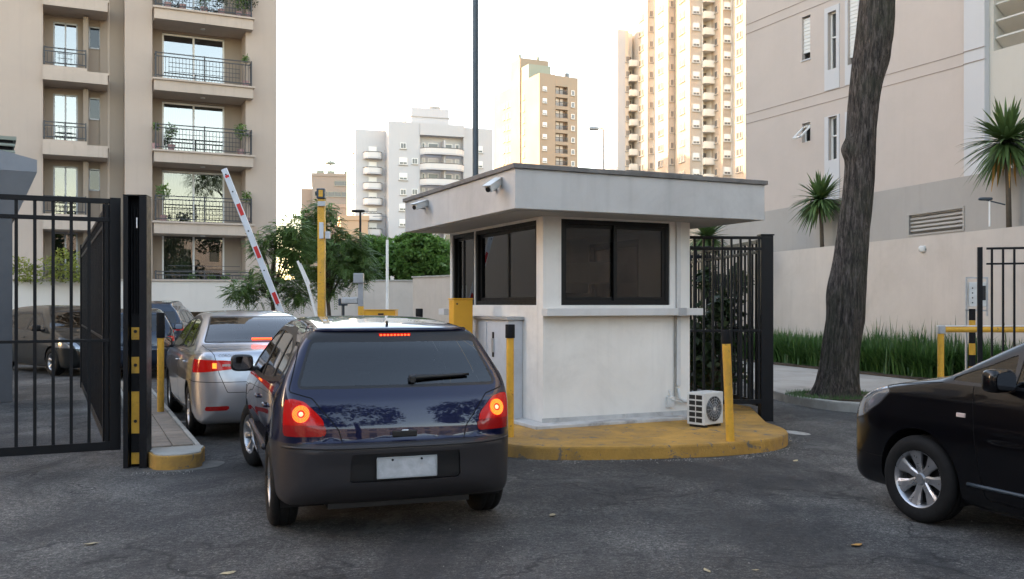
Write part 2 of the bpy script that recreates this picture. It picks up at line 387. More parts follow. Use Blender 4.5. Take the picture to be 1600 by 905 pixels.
class Body:
    def __init__(s, side, wz, plan, cr=(.11, -.14), k=.07, crown=.05, taper=None):
        s.side = catmull(side, 5); z = np.array([q[0] for q in wz]); ww = np.array([q[1] for q in wz])
        zz = np.linspace(0, 2, 401); t = np.interp(zz, z, ww); ker = np.exp(-np.linspace(-2, 2, 19)**2); ker /= ker.sum()
        tp = np.pad(t, 9, 'edge'); s.zz = zz; s.tt = np.convolve(tp, ker, 'valid')
        s.plan = plan; s.cr = cr; s.k = k; s.crown = crown; s.bulges = []
        s.h = .01; s.y0 = s.side[:, 0].min()-.35; s.z0 = -.15                  # distance table of the side profile
        ny = int((s.side[:, 0].max()+.35-s.y0)/s.h); nz = int(1.98/s.h)
        yy, zz_ = np.meshgrid(s.y0+s.h*np.arange(ny), s.z0+s.h*np.arange(nz), indexing='ij')
        s.tab = polysdf(yy, zz_, s.side)
    def fside(s, y, z):
        a = np.clip((y-s.y0)/s.h, 0, s.tab.shape[0]-1.001); b = np.clip((z-s.z0)/s.h, 0, s.tab.shape[1]-1.001)
        i = a.astype(int); j = b.astype(int); u = a-i; v = b-j; t = s.tab
        return (t[i, j]*(1-u)+t[i+1, j]*u)*(1-v)+(t[i, j+1]*(1-u)+t[i+1, j+1]*u)*v
    def F(s, p):
        x = np.abs(p[:, 0]); y = p[:, 1]; z = p[:, 2]
        L0, L1, Wm, r0, r1 = s.plan
        c = np.interp(y, [-1.0, 1.0], s.cr)
        cwn = s.crown*np.clip((z-.95)/.3, 0, 1)+.035*np.clip((y-.9)/.4, 0, 1)
        fs = s.fside(y-c*x*x, z+cwn*x*x)
        fw = (x-np.interp(z, s.zz, s.tt))*.95
        for (yc, zc, ry, rz, amp) in s.bulges:       # flared arches and creases
            fw = fw-amp*np.exp(-((y-yc)/ry)**2-((z-zc)/rz)**2)
        yc = (L0+L1)/2; hl = (L1-L0)/2; r = np.where(y < yc, r0, r1)
        qx = x-(Wm-r); qy = np.abs(y-yc)-(hl-r)
        fp = np.minimum(np.maximum(qx, qy), 0)+np.hypot(np.maximum(qx, 0), np.maximum(qy, 0))-r
        return smax(smax(fs, fw, s.k), fp, s.k)
    def G(s, p, e=.009):
        g = np.zeros_like(p)
        for i in range(3):
            a = p.copy(); a[:, i] += e; b = p.copy(); b[:, i] -= e; g[:, i] = (s.F(a)-s.F(b))/(2*e)
        return g
    def mesh(s, h=.03):
        L0, L1, Wm, _, _ = s.plan
        X = np.arange(-Wm-2.3*h, Wm+2.5*h, h); Y = np.arange(L0-2.3*h, L1+2.5*h, h); Z = np.arange(.08, s.side[:, 1].max()+2.5*h, h)
        nx, ny, nz = len(X), len(Y), len(Z)
        gx, gy, gz = np.meshgrid(X, Y, Z, indexing='ij')
        F = s.F(np.stack([gx.ravel(), gy.ravel(), gz.ravel()], 1)).reshape(nx, ny, nz)
        sg = F < 0
        # cell vertex: mean of corners weighted to the surface
        cnt = np.zeros((nx-1, ny-1, nz-1)); acc = np.zeros((nx-1, ny-1, nz-1, 3))
        for ax in range(3):
            for o1 in (0, 1):
                for o2 in (0, 1):
                    o = [0, 0, 0]; oth = [i for i in range(3) if i != ax]; o[oth[0]] = o1; o[oth[1]] = o2
                    sl0 = tuple(slice(o[i], o[i]+[nx, ny, nz][i]-1) for i in range(3))
                    o_b = list(o); o_b[ax] = 1; sl1 = tuple(slice(o_b[i], o_b[i]+[nx, ny, nz][i]-1) for i in range(3))
                    a, b = F[sl0], F[sl1]; cr = (a < 0) != (b < 0)
                    t = np.where(cr, a/(a-b+1e-12), 0)
                    cnt += cr
                    pt = [np.full(a.shape, float(o[i])) for i in range(3)]; pt[ax] = t
                    for i in range(3): acc[..., i] += np.where(cr, pt[i], 0)
        act = cnt > 0; idx = -np.ones(act.shape, int); idx[act] = np.arange(act.sum())
        I, J, K = np.nonzero(act); c = acc[act]/cnt[act][:, None]
        Vt = np.stack([X[I]+c[:, 0]*h, Y[J]+c[:, 1]*h, Z[K]+c[:, 2]*h], 1)
        Q = []
        for ax in range(3):
            b0 = [slice(None)]*3; b1 = [slice(None)]*3; b0[ax] = slice(0, -1); b1[ax] = slice(1, None)
            s0, s1 = sg[tuple(b0)], sg[tuple(b1)]; cr = s0 != s1
            i, j, k = np.nonzero(cr); ijk = [i, j, k]; oth = [q for q in range(3) if q != ax]
            ok = (ijk[oth[0]] > 0) & (ijk[oth[1]] > 0) & (ijk[oth[0]] < [nx, ny, nz][oth[0]]-1) & (ijk[oth[1]] < [nx, ny, nz][oth[1]]-1)
            ijk = [q[ok] for q in ijk]; inside = s0[cr][ok]
            def cell(d1, d2):
                q = [a.copy() for a in ijk]; q[oth[0]] = q[oth[0]]-d1; q[oth[1]] = q[oth[1]]-d2; return idx[q[0], q[1], q[2]]
            a, b, c_, d = cell(1, 1), cell(0, 1), cell(0, 0), cell(1, 0)
            flip = inside if ax != 1 else ~inside
            q = np.where(flip[:, None], np.stack([a, b, c_, d], 1), np.stack([a, d, c_, b], 1)); Q.append(q)
        Q = np.concatenate(Q)
        for _ in range(4):
            g = s.G(Vt); f = s.F(Vt); st = -f[:, None]*g/(np.sum(g*g, 1)[:, None]+1e-9)
            n = np.linalg.norm(st, axis=1)[:, None]; st *= np.minimum(1, h*.6/(n+1e-9)); Vt = Vt+st
        T = np.concatenate([Q[:, [0, 1, 2]], Q[:, [0, 2, 3]]])
        return Vt, T
    def on_side(s, y, z, sx=1):
        lo, hi = 0.0, 1.4
        for _ in range(30):
            m = (lo+hi)/2
            if s.F(np.array([[m, y, z]]))[0] < 0: lo = m
            else: hi = m
        return Vector((sx*lo, y, z))
    def on_end(s, x, z, sy=-1):
        lo, hi = 0.0, 3.2
        for _ in range(32):
            m = (lo+hi)/2
            if s.F(np.array([[x, sy*m, z]]))[0] < 0: lo = m
            else: hi = m
        return Vector((x, sy*lo, z))
    def nrm(s, p):
        g = s.G(np.array([list(p)]))[0]; return Vector(g).normalized()
def split(Vt, T, f):
    """cut triangles T along f(V)=0; returns V, T_in (f<0), T_out"""
    used = np.unique(T); val = np.zeros(len(Vt)); val[used] = f(Vt[used]); val[np.abs(val) < 1e-6] = 1e-6
    neg = val[T] < 0; k = neg.sum(1)
    Tin = T[k == 3]; Tout = T[k == 0]; mix = T[(k > 0) & (k < 3)]
    if len(mix) == 0: return Vt, Tin, Tout
    newv = []; cache = {}; base = len(Vt); a_in = []; a_out = []
    def ev(i, j):
        key = (i, j) if i < j else (j, i)
        if key not in cache:
            t = val[i]/(val[i]-val[j]); newv.append(Vt[i]+(Vt[j]-Vt[i])*t); cache[key] = base+len(newv)-1
        return cache[key]
    for tri in mix:
        n = [val[i] < 0 for i in tri]; c = sum(n); odd = n.index(True) if c == 1 else n.index(False)
        a, b, d = int(tri[odd]), int(tri[(odd+1) % 3]), int(tri[(odd+2) % 3])
        e1, e2 = ev(a, b), ev(a, d)
        one = [(a, e1, e2)]; two = [(e1, b, d), (e1, d, e2)]
        if c == 1: a_in += one; a_out += two
        else: a_out += one; a_in += two
    Vn = np.concatenate([Vt, np.array(newv)])
    Tin = np.concatenate([Tin, np.array(a_in).reshape(-1, 3)]).astype(int); Tout = np.concatenate([Tout, np.array(a_out).reshape(-1, 3)]).astype(int)
    return Vn, Tin, Tout
def islands(T):
    if len(T) == 0: return []
    u, inv = np.unique(T, return_inverse=True); t = inv.reshape(-1, 3); lab = np.arange(len(u))
    while True:
        m = lab[t].min(1); new = lab.copy()
        for k in range(3): np.minimum.at(new, t[:, k], m)
        new = new[new]
        if (new == lab).all(): break
        lab = new
    L = lab[t[:, 0]]; return [T[L == q] for q in np.unique(L) if (L == q).sum() > 3]
def part_from(body, name, Vt, T, mat, parent, off=0.0):
    if len(T) == 0: return None
    u, inv = np.unique(T, return_inverse=True); v = Vt[u]; g = body.G(v); n = g/(np.linalg.norm(g, axis=1)[:, None]+1e-9)
    v = v+n*off; t = inv.reshape(-1, 3)
    ar = np.linalg.norm(np.cross(v[t[:, 1]]-v[t[:, 0]], v[t[:, 2]]-v[t[:, 0]]), axis=1); t = t[ar > 1e-9]
    me = mesh_from(v, t, mat, smooth=True, normals=n)
    return link(name, me, parent)

def make_wheel(parent, loc, side, r, wd, rr, nsp, style, rotz=0.0, cache={}):
    """wheel part with tyre and spokes as sub-parts; outer face towards +x, turned round for the left side"""
    key = (r, wd, rr, nsp, style)
    if key not in cache:
        hw = wd/2
        t = MB().lathe([(rr-.004, -hw*.86), (rr+.012, -hw*.98), (r-.045, -hw*1.0), (r-.014, -hw*.86), (r, -hw*.6), (r, -hw*.36), (r-.008, -hw*.34), (r-.008, -hw*.28), (r, -hw*.26), (r, hw*.26), (r-.008, hw*.28), (r-.008, hw*.34), (r, hw*.36), (r, hw*.6), (r-.014, hw*.86), (r-.045, hw*1.0), (rr+.012, hw*.98), (rr-.004, hw*.86)], 56, 'x')
        tm = t.mesh(M['tyre'], True)
        h = MB()
        h.lathe([(rr+.004, -hw*.85), (rr-.02, -hw*.8), (rr-.03, 0), (rr-.022, hw*.6), (rr-.012, hw*.78), (rr-.002, hw*.86), (rr+.004, hw*.88)], 48, 'x')
        h.lathe([(0, hw*.62), (.035, hw*.62), (.045, hw*.5), (.05, hw*.1), (0, hw*.1)], 24, 'x')
        h.cur = 1
        h.lathe([(rr-.03, -hw*.1), (.0, -hw*.1)], 32, 'x'); h.lathe([(rr*.72, -hw*.02), (rr*.72, hw*.02), (0, hw*.02)], 32, 'x')
        h.cur = 0
        hm = h.mesh([M['alloy'], M['trim']]); hm.polygons.foreach_set('use_smooth', [True]*len(hm.polygons)); hm.set_sharp_from_angle(angle=R(40))
        if style == 'broad': w0, w1 = .026, .052
        elif style == 'thin': w0, w1 = .013, .019
        else: w0, w1 = .018, .028
        s_ = MB(); ro = rr-.016
        prof = [(.030, w0, hw*.50, hw*.30), (rr*.5, w0*1.1, hw*.56, hw*.34), (rr*.8, w1*.95, hw*.66, hw*.42), (ro, w1*1.15, hw*.72, hw*.50)]
        vs = []
        for (rad, ww, xo, xi) in prof: vs += [(xo-.006, -ww, rad), (xo, -ww*.55, rad), (xo, ww*.55, rad), (xo-.006, ww, rad), (xi, ww, rad), (xi, -ww, rad)]
        fs = []
        for i in range(3):
            for k in range(6): fs.append((i*6+k, i*6+(k+1) % 6, (i+1)*6+(k+1) % 6, (i+1)*6+k))
        s_.add(vs, fs); sm = s_.mesh(M['alloy'])
        cache[key] = (tm, hm, sm)
    tm, hm, sm = cache[key]
    w_ = link('wheel', hm, parent, loc, (0, 0, (0 if side > 0 else math.pi)+rotz))
    link('tyre', tm, w_)
    for k in range(nsp): link('spoke', sm, w_, None, (2*math.pi*k/nsp+.2, 0, 0))
    return w_

def blob(mat_, pts, parent, name, smooth=True, sub=2):
    """rounded box from a cube: pts = (centre, size)"""
    c, sz = pts; bm = bmesh.new(); bmesh.ops.create_cube(bm, size=1); bmesh.ops.subdivide_edges(bm, edges=bm.edges, cuts=5, use_grid_fill=True)
    for v in bm.verts:
        p = v.co*2; q = Vector([max(-1, min(1, t)) for t in p]); n = (abs(q.x)**4+abs(q.y)**4+abs(q.z)**4)**.25
        q = q/n; v.co = Vector((c[0]+q.x*sz[0]/2, c[1]+q.y*sz[1]/2, c[2]+q.z*sz[2]/2))
    me = bpy.data.meshes.new(name); bm.to_mesh(me); bm.free(); me.materials.append(mat_)
    me.polygons.foreach_set('use_smooth', [True]*len(me.polygons)); return link(name, me, parent)

def carpaint(name, col, metal=.5, rough=.28, flake=.0, dust=.0):
    m, nt, p = newmat(name); v = pos(nt, obj=True)
    c = col if not dust else mixc(nt, ramp(nt, noise(nt, v, 3, 6, .7), [(.4, 0.0), (.8, dust)]), col, (.2,.18,.15))
    if dust: nt.links.new(c, p.inputs['Base Color'])
    else: p.inputs['Base Color'].default_value = (*col, 1)
    p.inputs['Metallic'].default_value = metal; p.inputs['Roughness'].default_value = rough
    p.inputs['Coat Weight'].default_value = 1; p.inputs['Coat Roughness'].default_value = .025; p.inputs['Specular IOR Level'].default_value = .1
    return m
def lampmat(name, col, es, rough=.12):
    m, nt, p = newmat(name); p.inputs['Base Color'].default_value = (*col, 1); p.inputs['Roughness'].default_value = rough
    p.inputs['Coat Weight'].default_value = .35; p.inputs['Specular IOR Level'].default_value = .25; p.inputs['Emission Color'].default_value = (*col, 1); p.inputs['Emission Strength'].default_value = es
    return m
M['lens_red'] = lampmat('lens_red', (.36,.004,.003), .05)
M['lens_red_off'] = lampmat('lens_red_off', (.28,.008,.008), .0)
M['lens_clear'] = lampmat('lens_clear', (.55,.45,.42), .0)
M['led_amber'] = simple('led_amber', (1,.16,.03), .4, emis=(1.0,.15,.015), es=.55)
M['led_red'] = simple('led_red', (1,.1,.03), .4, emis=(1.0,.05,.01), es=.8)
M['headlamp'] = lampmat('headlamp_lens', (.30,.31,.33), 0)
M['headlamp'].node_tree.nodes['Principled BSDF'].inputs['Metallic'].default_value = .7
M['mirror'] = simple('mirror_glass', (.22,.22,.23), .02, 1.0)

def make_car(name, label, cat, spec, loc, heading, group=None):
    """heading: angle of the nose in the ground plane; local +y is the nose"""
    root = thing(name, label, cat, loc, heading-math.pi/2, group)
    B = Body(spec['side'], spec['wz'], spec['plan'], spec.get('cr', (.11, -.14)), spec.get('k', .07), spec.get('crown', .05))
    B.bulges = spec.get('bulges', [])
    h = spec.get('h', .03); Vt, T = B.mesh(h)
    paint = spec['paint']; wr = spec['wr']; ya, yb = spec['axles']
    # wheel arches cut out of the sides
    ar = spec.get('arch', wr+.035)
    f = lambda p: np.maximum(np.minimum(np.hypot(p[:, 1]-ya, p[:, 2]-wr)-ar, np.hypot(p[:, 1]-yb, p[:, 2]-wr)-ar), .55-np.abs(p[:, 0]))
    Vt, Ti, T = split(Vt, T, f)
    hasg = {}
    for reg in spec['regions']:
        nm, fn, mat_, seal, off = reg[:5]
        if seal:
            Vt, Ti, T = split(Vt, T, fn)
            Vt, Tg, Ts = split(Vt, Ti, lambda p: fn(p)+seal)
            for q in islands(Tg): part_from(B, nm, Vt, q, mat_, root, off)
            for q in islands(Ts): part_from(B, 'window_seal' if 'glass' in nm or 'window' in nm or 'wind' in nm else 'lamp_seal', Vt, q, M['trim'], root)
        else:
            Vt, Ti, T = split(Vt, T, fn); 
            for q in islands(Ti): part_from(B, nm, Vt, q, mat_, root, off)
    gw = .0035; gaps = []
    for fn in spec.get('gaps', []):
        Vt, Ta, Tb = split(Vt, T, lambda p: fn(p)+gw)
        Vt, Tg, Tc = split(Vt, Tb, lambda p: fn(p)-gw)
        gaps.append(Tg); T = np.concatenate([Ta, Tc])
    if gaps: part_from(B, 'panel_gap', Vt, np.concatenate(gaps), M['gap'], root, -.004)
    for (nm, fn) in spec.get('panels', []):
        Vt, Ti, T = split(Vt, T, fn); part_from(B, nm, Vt, Ti, paint, root)
    part_from(B, 'body', Vt, T, paint, root)
    # arch liners, floor pan, interior
    a = MB()
    for yy in (ya, yb):
        for sx in (-1, 1):
            prof = []
            xo = abs(B.on_side(yy, wr+ar*.98, sx)[0])-.012
            vs = []; n = 24
            for k in range(n+1):
                t = math.pi*(-.12+1.24*k/n); cy, cz = yy+math.cos(t)*(ar-.001), wr+math.sin(t)*(ar-.001)
                xe = abs(B.on_side(cy, max(cz, .25), sx)[0])-.002
                vs += [(sx*xe, cy, cz), (sx*.5, cy, cz)]
            a.add(vs, [(2*k, 2*k+2, 2*k+3, 2*k+1) for k in range(n)])
            vs = [(sx*.5, yy, wr)]+[(sx*.5, yy+math.cos(math.pi*(-.12+1.24*k/n))*ar, wr+math.sin(math.pi*(-.12+1.24*k/n))*ar) for k in range(n+1)]
            a.add(vs, [(0, k+1, k+2) for k in range(n)])
    a.b(-.72, .72, ya+.42, yb-.42, .17, .23); a.b(-.5, .5, spec['plan'][0]+.25, ya+.42, .2, .3)
    a.cyl((-.6, ya, wr), (.6, ya, wr), .035, n=8); a.cyl((-.6, yb, wr), (.6, yb, wr), .03, n=8)
    a.build('underbody', M['trim'], root)
    for yy, st in ((ya, 0.0), (yb, spec.get('steer', 0.0))):
        for sx in (-1, 1):
            xo = spec['track']/2
            make_wheel(root, (sx*xo, yy, wr), sx, wr, spec.get('ww', .20), spec['rim'], spec['spokes'], spec['style'], st)
    if spec.get('interior', True):
        for sx in (-.36, .36):
            for (yy, zz) in ((.1, 0.0), (-.78, .02)):
                s_ = blob(M['seat'], ((sx, yy+.22, .52+zz), (.50, .52, .18)), root, 'seat')
                blob(M['seat'], ((sx, yy-.06, .80+zz), (.46, .16, .56)), s_, 'seat_back'); blob(M['seat'], ((sx, yy-.10, 1.17+zz), (.26, .10, .18)), s_, 'headrest')
        d = MB().b(-.66, .66, .78, 1.05, .6, .92); d.b(-.74, .74, ya-.1, .8, .32, .36); d.build('dashboard', M['seat'], root, bevel=.03)
        sw = MB(); n = 20; sw.tube([(-.36+.18*math.cos(2*math.pi*k/n), .66+.06*math.sin(2*math.pi*k/n), .90+.16*math.sin(2*math.pi*k/n)) for k in range(n+1)], .014, 6, False); sw.build('steering_wheel', M['trim'], root, True)
        MB().box((0, .62, 1.27), (.22, .02, .06)).build('interior_mirror', M['trim'], root, bevel=.01)
    # door mirrors
    mp = spec.get('mirror')
    if mp:
        for sx in (-1, 1):
            q = B.on_side(mp[0], mp[1], sx); cx = q.x+sx*.125
            hs = blob(spec.get('mirror_mat', paint), ((cx, mp[0]+.0, mp[1]+.055), (.20, .13, .155)), root, 'mirror_housing')
            MB().box((q.x+sx*.02, mp[0]+.01, mp[1]-.0), (.10, .08, .045)).build('mirror_foot', M['trim'], hs, bevel=.012)
            g = MB(); vs = []; n = 20
            for k in range(n):
                t = 2*math.pi*k/n; ct, s_t = math.cos(t), math.sin(t); nn = (abs(ct)**4+abs(s_t)**4)**.25
                vs.append((cx+.083*ct/nn, mp[0]-.066-.0, mp[1]+.055+.060*s_t/nn))
            g.add(vs, [tuple(range(n)) if sx < 2 else ()]); g.build('mirror_glass', M['mirror'], hs)
    for (y, z) in spec.get('handles', []):
        for sx in (-1, 1):
            q = B.on_side(y, z, sx); n = B.nrm(q); c = q+n*.018
            hh = MB(); pts = [q+Vector((0, -.09, 0)), c+Vector((0, -.065, 0)), c+Vector((0, .065, 0)), q+Vector((0, .09, 0))]
            hh.tube(pts, [.010, .013, .013, .010], 8); hh.build('door_handle', spec.get('handle_mat', paint), root, True)
    return root, B

def both(fn): return fn
def rg_side(poly, r=.03):
    P = np.array(poly, float); return lambda p: np.maximum(polysdf(p[:, 1], p[:, 2], P)-r, .35-np.abs(p[:, 0]))
def rg_rear(poly, r=.03, ymax=-1.2, mirror=False):
    P = np.array(poly, float); return lambda p: np.maximum(polysdf(np.abs(p[:, 0]) if mirror else p[:, 0], p[:, 2], P)-r, p[:, 1]-ymax)
def rg_front(poly, r=.03, ymin=.4, mirror=False, zmin=None):
    P = np.array(poly, float); return lambda p: np.maximum(polysdf(np.abs(p[:, 0]) if mirror else p[:, 0], p[:, 2], P)-r, ymin-p[:, 1])
def sym(pts): return [(-x, z) for x, z in pts]+[(x, z) for x, z in reversed(pts)]

def hatch_spec(paint, **kw):
    side = [(-1.9,.24),(-2.0,.285),(-2.075,.38),(-2.095,.52),(-2.118,.625),(-2.105,.655,1),(-2.025,.672,1),(-2.01,.78),(-1.965,.93),(-1.925,1.00),(-1.85,1.12),(-1.74,1.28),(-1.68,1.385),(-1.60,1.43),(-1.35,1.462),(-.8,1.492),(-.2,1.50),(.25,1.465),(.62,1.33),(1.0,1.145),(1.22,1.035),(1.45,.975),(1.72,.895),(1.95,.775),(2.06,.65),(2.10,.50),(2.09,.34),(2.0,.22),(1.8,.19),(0,.18)]
    wz = [(0,.78),(.2,.80),(.32,.845),(.5,.865),(.62,.873),(.72,.868),(.86,.855),(.95,.835),(1.0,.812),(1.1,.775),(1.25,.70),(1.38,.625),(1.46,.56),(1.55,.48)]
    s = dict(side=side, wz=wz, plan=(-2.12, 2.12, .875, .56, .62), paint=paint, wr=.315, axles=(-1.33, 1.28), track=1.52, rim=.195, spokes=8, style='mid', ww=.195, k=.07,
             mirror=(.70, 1.0), mirror_mat=M['trim'], handles=[(-.18,.83),(-1.02,.84)],
             bulges=[(-1.33,.62,.42,.16,.012),(1.28,.62,.42,.16,.014),(0,.66,1.6,.018,.006)])
    belt = [(.98,.985),(.66,1.20),(.30,1.375),(-.25,1.415),(-.95,1.395),(-1.38,1.30),(-1.60,1.16),(-1.52,1.075),(-.8,1.02),(0,.985)]
    gF = [(.86,1.005),(.60,1.19),(.28,1.345),(-.02,1.365),(-.07,1.02)]
    gR = [(-.16,1.365),(-.90,1.345),(-.985,1.05),(-.20,1.02)]
    gQ = [(-1.00,1.335),(-1.33,1.26),(-1.50,1.155),(-1.45,1.105),(-1.075,1.065)]
    s['regions'] = [
        ('side_window', rg_side(gF, .012), M['glass_car'], .0, -.004), ('side_window', rg_side(gR, .012), M['glass_car'], .0, -.004), ('side_window', rg_side(gQ, .010), M['glass_car'], .0, -.004),
        ('window_surround', rg_side(belt, .02), M['trim'], .0, 0.0),
        ('windscreen_glass', rg_front(sym([(-.66,1.06),(-.50,1.40)]), .03, .2), M['glass_car'], .022, 0.0)]
    s['gaps'] = [lambda p: rg_side([(.98,.98),(.90,.60),(.80,.30),(-.08,.27),(-.11,.99)], .02)(p) , lambda p: rg_side([(-.13,.99),(-.10,.29),(-.78,.30),(-1.0,.62),(-1.04,1.0)], .02)(p),
                 lambda p: np.maximum(polysdf(p[:, 1], p[:, 2], np.array([(.98,.85),(1.8,.72),(2.3,.66),(2.3,1.5),(.98,1.5)])), .5-p[:, 1])]
    s.update(kw); return s
# ---------------------------------------------------------------- ground, road furniture of the setting
struct(MB().b(-400,400,-80,1200,-.05,0).build('ground', M['asphalt']))
C0 = Vector((.37, 11.1, 0))                           # near corner of the ticket booth
def bw(s, t, z=0.0): return C0+U*s+V*t+Vector((0, 0, z))
def rounded(poly, n=5):
    return [tuple(p) for p in catmull(poly, n)]
def slab_obj(name, poly, z1, mat_, bev=.02, z0=-.02):
    o = MB().prism(poly, z0, z1).build(name, mat_, bevel=bev); struct(o); return o
# yellow island under the booth: kerb ring and top in one painted concrete
isl = [(-.30,10.15),(-.12,9.80),(.12,9.58),(.45,9.50),(1.2,9.53),(2.0,9.68),(2.45,9.85),(2.85,10.1),(3.12,10.5),(3.2,10.95),(3.15,11.5,1),(3.40,13.2,1),(2.2,16.2,1),(-3.2,16.6,1),(-2.6,15.0,1)]
slab_obj('traffic_island', rounded(isl), .14, M['yellow_kerb'], .025)
pl = [bw(-.22,-.26), bw(2.45,-.24), bw(2.45,3.3), bw(-.22,3.3)]
slab_obj('booth_plinth', [(p.x, p.y) for p in pl], .178, M['plinth'], .012, .1)
# left island with pavers and a kerb, yellow at its nose
n0 = Vector((-3.27, 9.07, 0)); 
def li(a, b): p = n0+U*a+V*b; return (p.x, p.y)
nose = [li(-.27,.42), li(-.25,.15), li(-.2,-.08), li(.0,-.15), li(.2,-.07), li(.245,.14), li(.27,.42)]
outer = [tuple(p) for p in catmull(nose, 4, False)]
ring_o = [li(-.27,9.5)]+outer+[li(.27,9.5)]
inn = [((p[0]-n0.x), (p[1]-n0.y)) for p in ring_o]
def shrink(pt, k=.80):
    d = Vector((pt[0], pt[1], 0))-n0; a = d.dot(U); b = d.dot(V); return li(a*k, b*1.0+(.075 if b < .42 else 0))
ring_i = [shrink(p) for p in ring_o]
def kerb_piece(a, b, name, mat_):
    m_ = MB()
    P4 = [ring_o[a+i] for i in range(b-a+1)]; Q4 = [ring_i[a+i] for i in range(b-a+1)]
    m_.prism(P4+Q4[::-1], -.02, .15); struct(m_.build(name, mat_, bevel=.014))
nn = len(ring_o)
kerb_piece(0, 1, 'kerb', M['kerb']); kerb_piece(nn-2, nn-1, 'kerb', M['kerb'])
struct(MB().prism(outer, -.02, .138).build('kerb_nose', M['yellow_kerb'], bevel=.012))
oc_ = [((p[0]-n0.x)*.93+n0.x, (p[1]-n0.y)*.93+n0.y+.02) for p in outer]
struct(MB().prism(oc_, .10, .150).build('pavement', M['kerb'], bevel=.008))
struct(MB().prism([tuple(p) for p in catmull([li(-.32,-.0), li(-.12,-.24), li(.12,-.22), li(.36,-.12), li(.46,.15), li(.3,.28), li(.0,.0)], 4)], .0, .004).build('concrete_patch', M['patch']))
pav = MB().prism([li(-.21,9.5)]+[shrink(p, .795) for p in outer]+[li(.21,9.5)], -.02, .128).build('pavement', M['kerb']); struct(pav)
pm = MB().b(-.101, .101, -.139, .139, 0, .022).mesh(M['paver'], bevel=.006)
for j in range(33):
    for i in (0, 1):
        if j < 2: continue
        p = li(-.105+.21*i, .12+.285*j); o = link('paver', pm, pav, (p[0], p[1], .122+.004*random.random()), (0, 0, TH+R(random.uniform(-.5, .5))))
# pavement in front of the hedge, its kerb, the tree pit
G1 = gr(1195, 622); G2 = gr(1235, 637); G3 = gr(1290, 652); G4 = gr(1360, 660)
kpts = [(5.35,20.6),(4.75,18.4),(4.42,16.6),(4.45,15.0),(4.75,14.0),(5.3,13.45),(6.0,13.1),(7.2,12.85),(9.5,12.6),(14,12.2)]
kc = [tuple(p) for p in catmull(kpts, 4, False)]
pvp = kc+[(14, 17.0), (9.6, 17.0), (7.6, 20.4), (6.2, 26), (5.0, 25)]
PIT = [(4.62,15.35),(4.72,14.35),(5.3,13.95),(5.9,13.8),(6.1,14.6),(5.9,15.4)]
def inset(pts, d):
    out = []
    for i, p in enumerate(pts):
        a = np.array(pts[max(i-1, 0)]); b = np.array(pts[min(i+1, len(pts)-1)]); t = (b-a)/np.linalg.norm(b-a); out.append((p[0]-t[1]*d, p[1]+t[0]*d))
    return out
ki = inset(kc, .15)
struct(MB().prism(kc+ki[::-1], -.02, .14).build('kerb', M['kerb'], bevel=.02))
struct(MB().prism(ki+[(14, 16.2), (9.9, 15.6), (7.5, 20.6), (6.2, 26.4), (5.3, 26)], -.02, .125).build('pavement', M['concrete']))
struct(MB().prism([tuple(p) for p in catmull(PIT, 5)], .0, .145).build('soil_pit', M['soil']))
# bed behind the pavement
bedp = [(5.4,25.6),(6.9,20.9),(7.75,18.2),(9.0,16.1),(14,13.6),(14,20),(9,24)]
struct(MB().prism(bedp, -.02, .16).build('planting_bed', M['soil']))
# painted line across the lane
def strip(p, q, w_, z=.004):
    p = Vector(p); q = Vector(q); n_ = Vector((-(q-p).y, (q-p).x, 0)).normalized()*w_/2
    return [(p+n_)[0:2], (p-n_)[0:2], (q-n_)[0:2], (q+n_)[0:2]]
M['road_paint'] = worn('road_paint', (.42,.41,.39), .15, 20, .8, dirt=(.08,.08,.08), damt=.9)
a = gr(262, 660); b = gr(304, 661)
struct(MB().prism(strip(a, b+Vector((2.5, .9, 0)), .14), .001, .005).build('lane_marking', M['road_paint']))
a = gr(1232, 676); struct(MB().prism([tuple(p) for p in catmull([(a.x-.03,a.y-.02),(a.x+.10,a.y-.22),(a.x+.22,a.y-.18),(a.x+.16,a.y+.05),(a.x,a.y+.16)], 3)], .0, .004).build('paint_patch', M['road_paint']))
# manhole-like dark drain slot by the pit
# ---------------------------------------------------------------- boundary walls
def wall_thing(name, label, p, q, z0, z1, t, mat_, z1b=None, cap=None, cat='wall'):
    p = Vector((p[0], p[1], 0)); q = Vector((q[0], q[1], 0)); d = (q-p); L = d.length; z1b = z1 if z1b is None else z1b
    o = thing(name, label, cat, p, math.atan2(d.y, d.x))
    m_ = MB().prism([(0,0),(L,0),(L,t),(0,t)], z0, [z1,z1b,z1b,z1]); m_.build('wall_face', mat_, o)
    if cap: MB().prism([(-.03,-.04),(L+.03,-.04),(L+.03,t+.04),(-.03,t+.04)], [z1-.0,z1b,z1b,z1], [z1+cap,z1b+cap,z1b+cap,z1+cap]).build('coping', M['kerb'], o, bevel=.01)
    return o
wall_thing('garden_wall', 'pale rendered boundary wall behind the barrier, below the green trees', at(400,475,33.5), at(646,475,33.5), 0, 2.42, .25, M['low_wall'], cap=.05)
wall_thing('garden_wall', 'slightly taller pale wall joining the booth fence from the left', at(645,475,31), at(760,475,26), 0, 2.47, .25, M['low_wall'], 2.40, cap=.05)
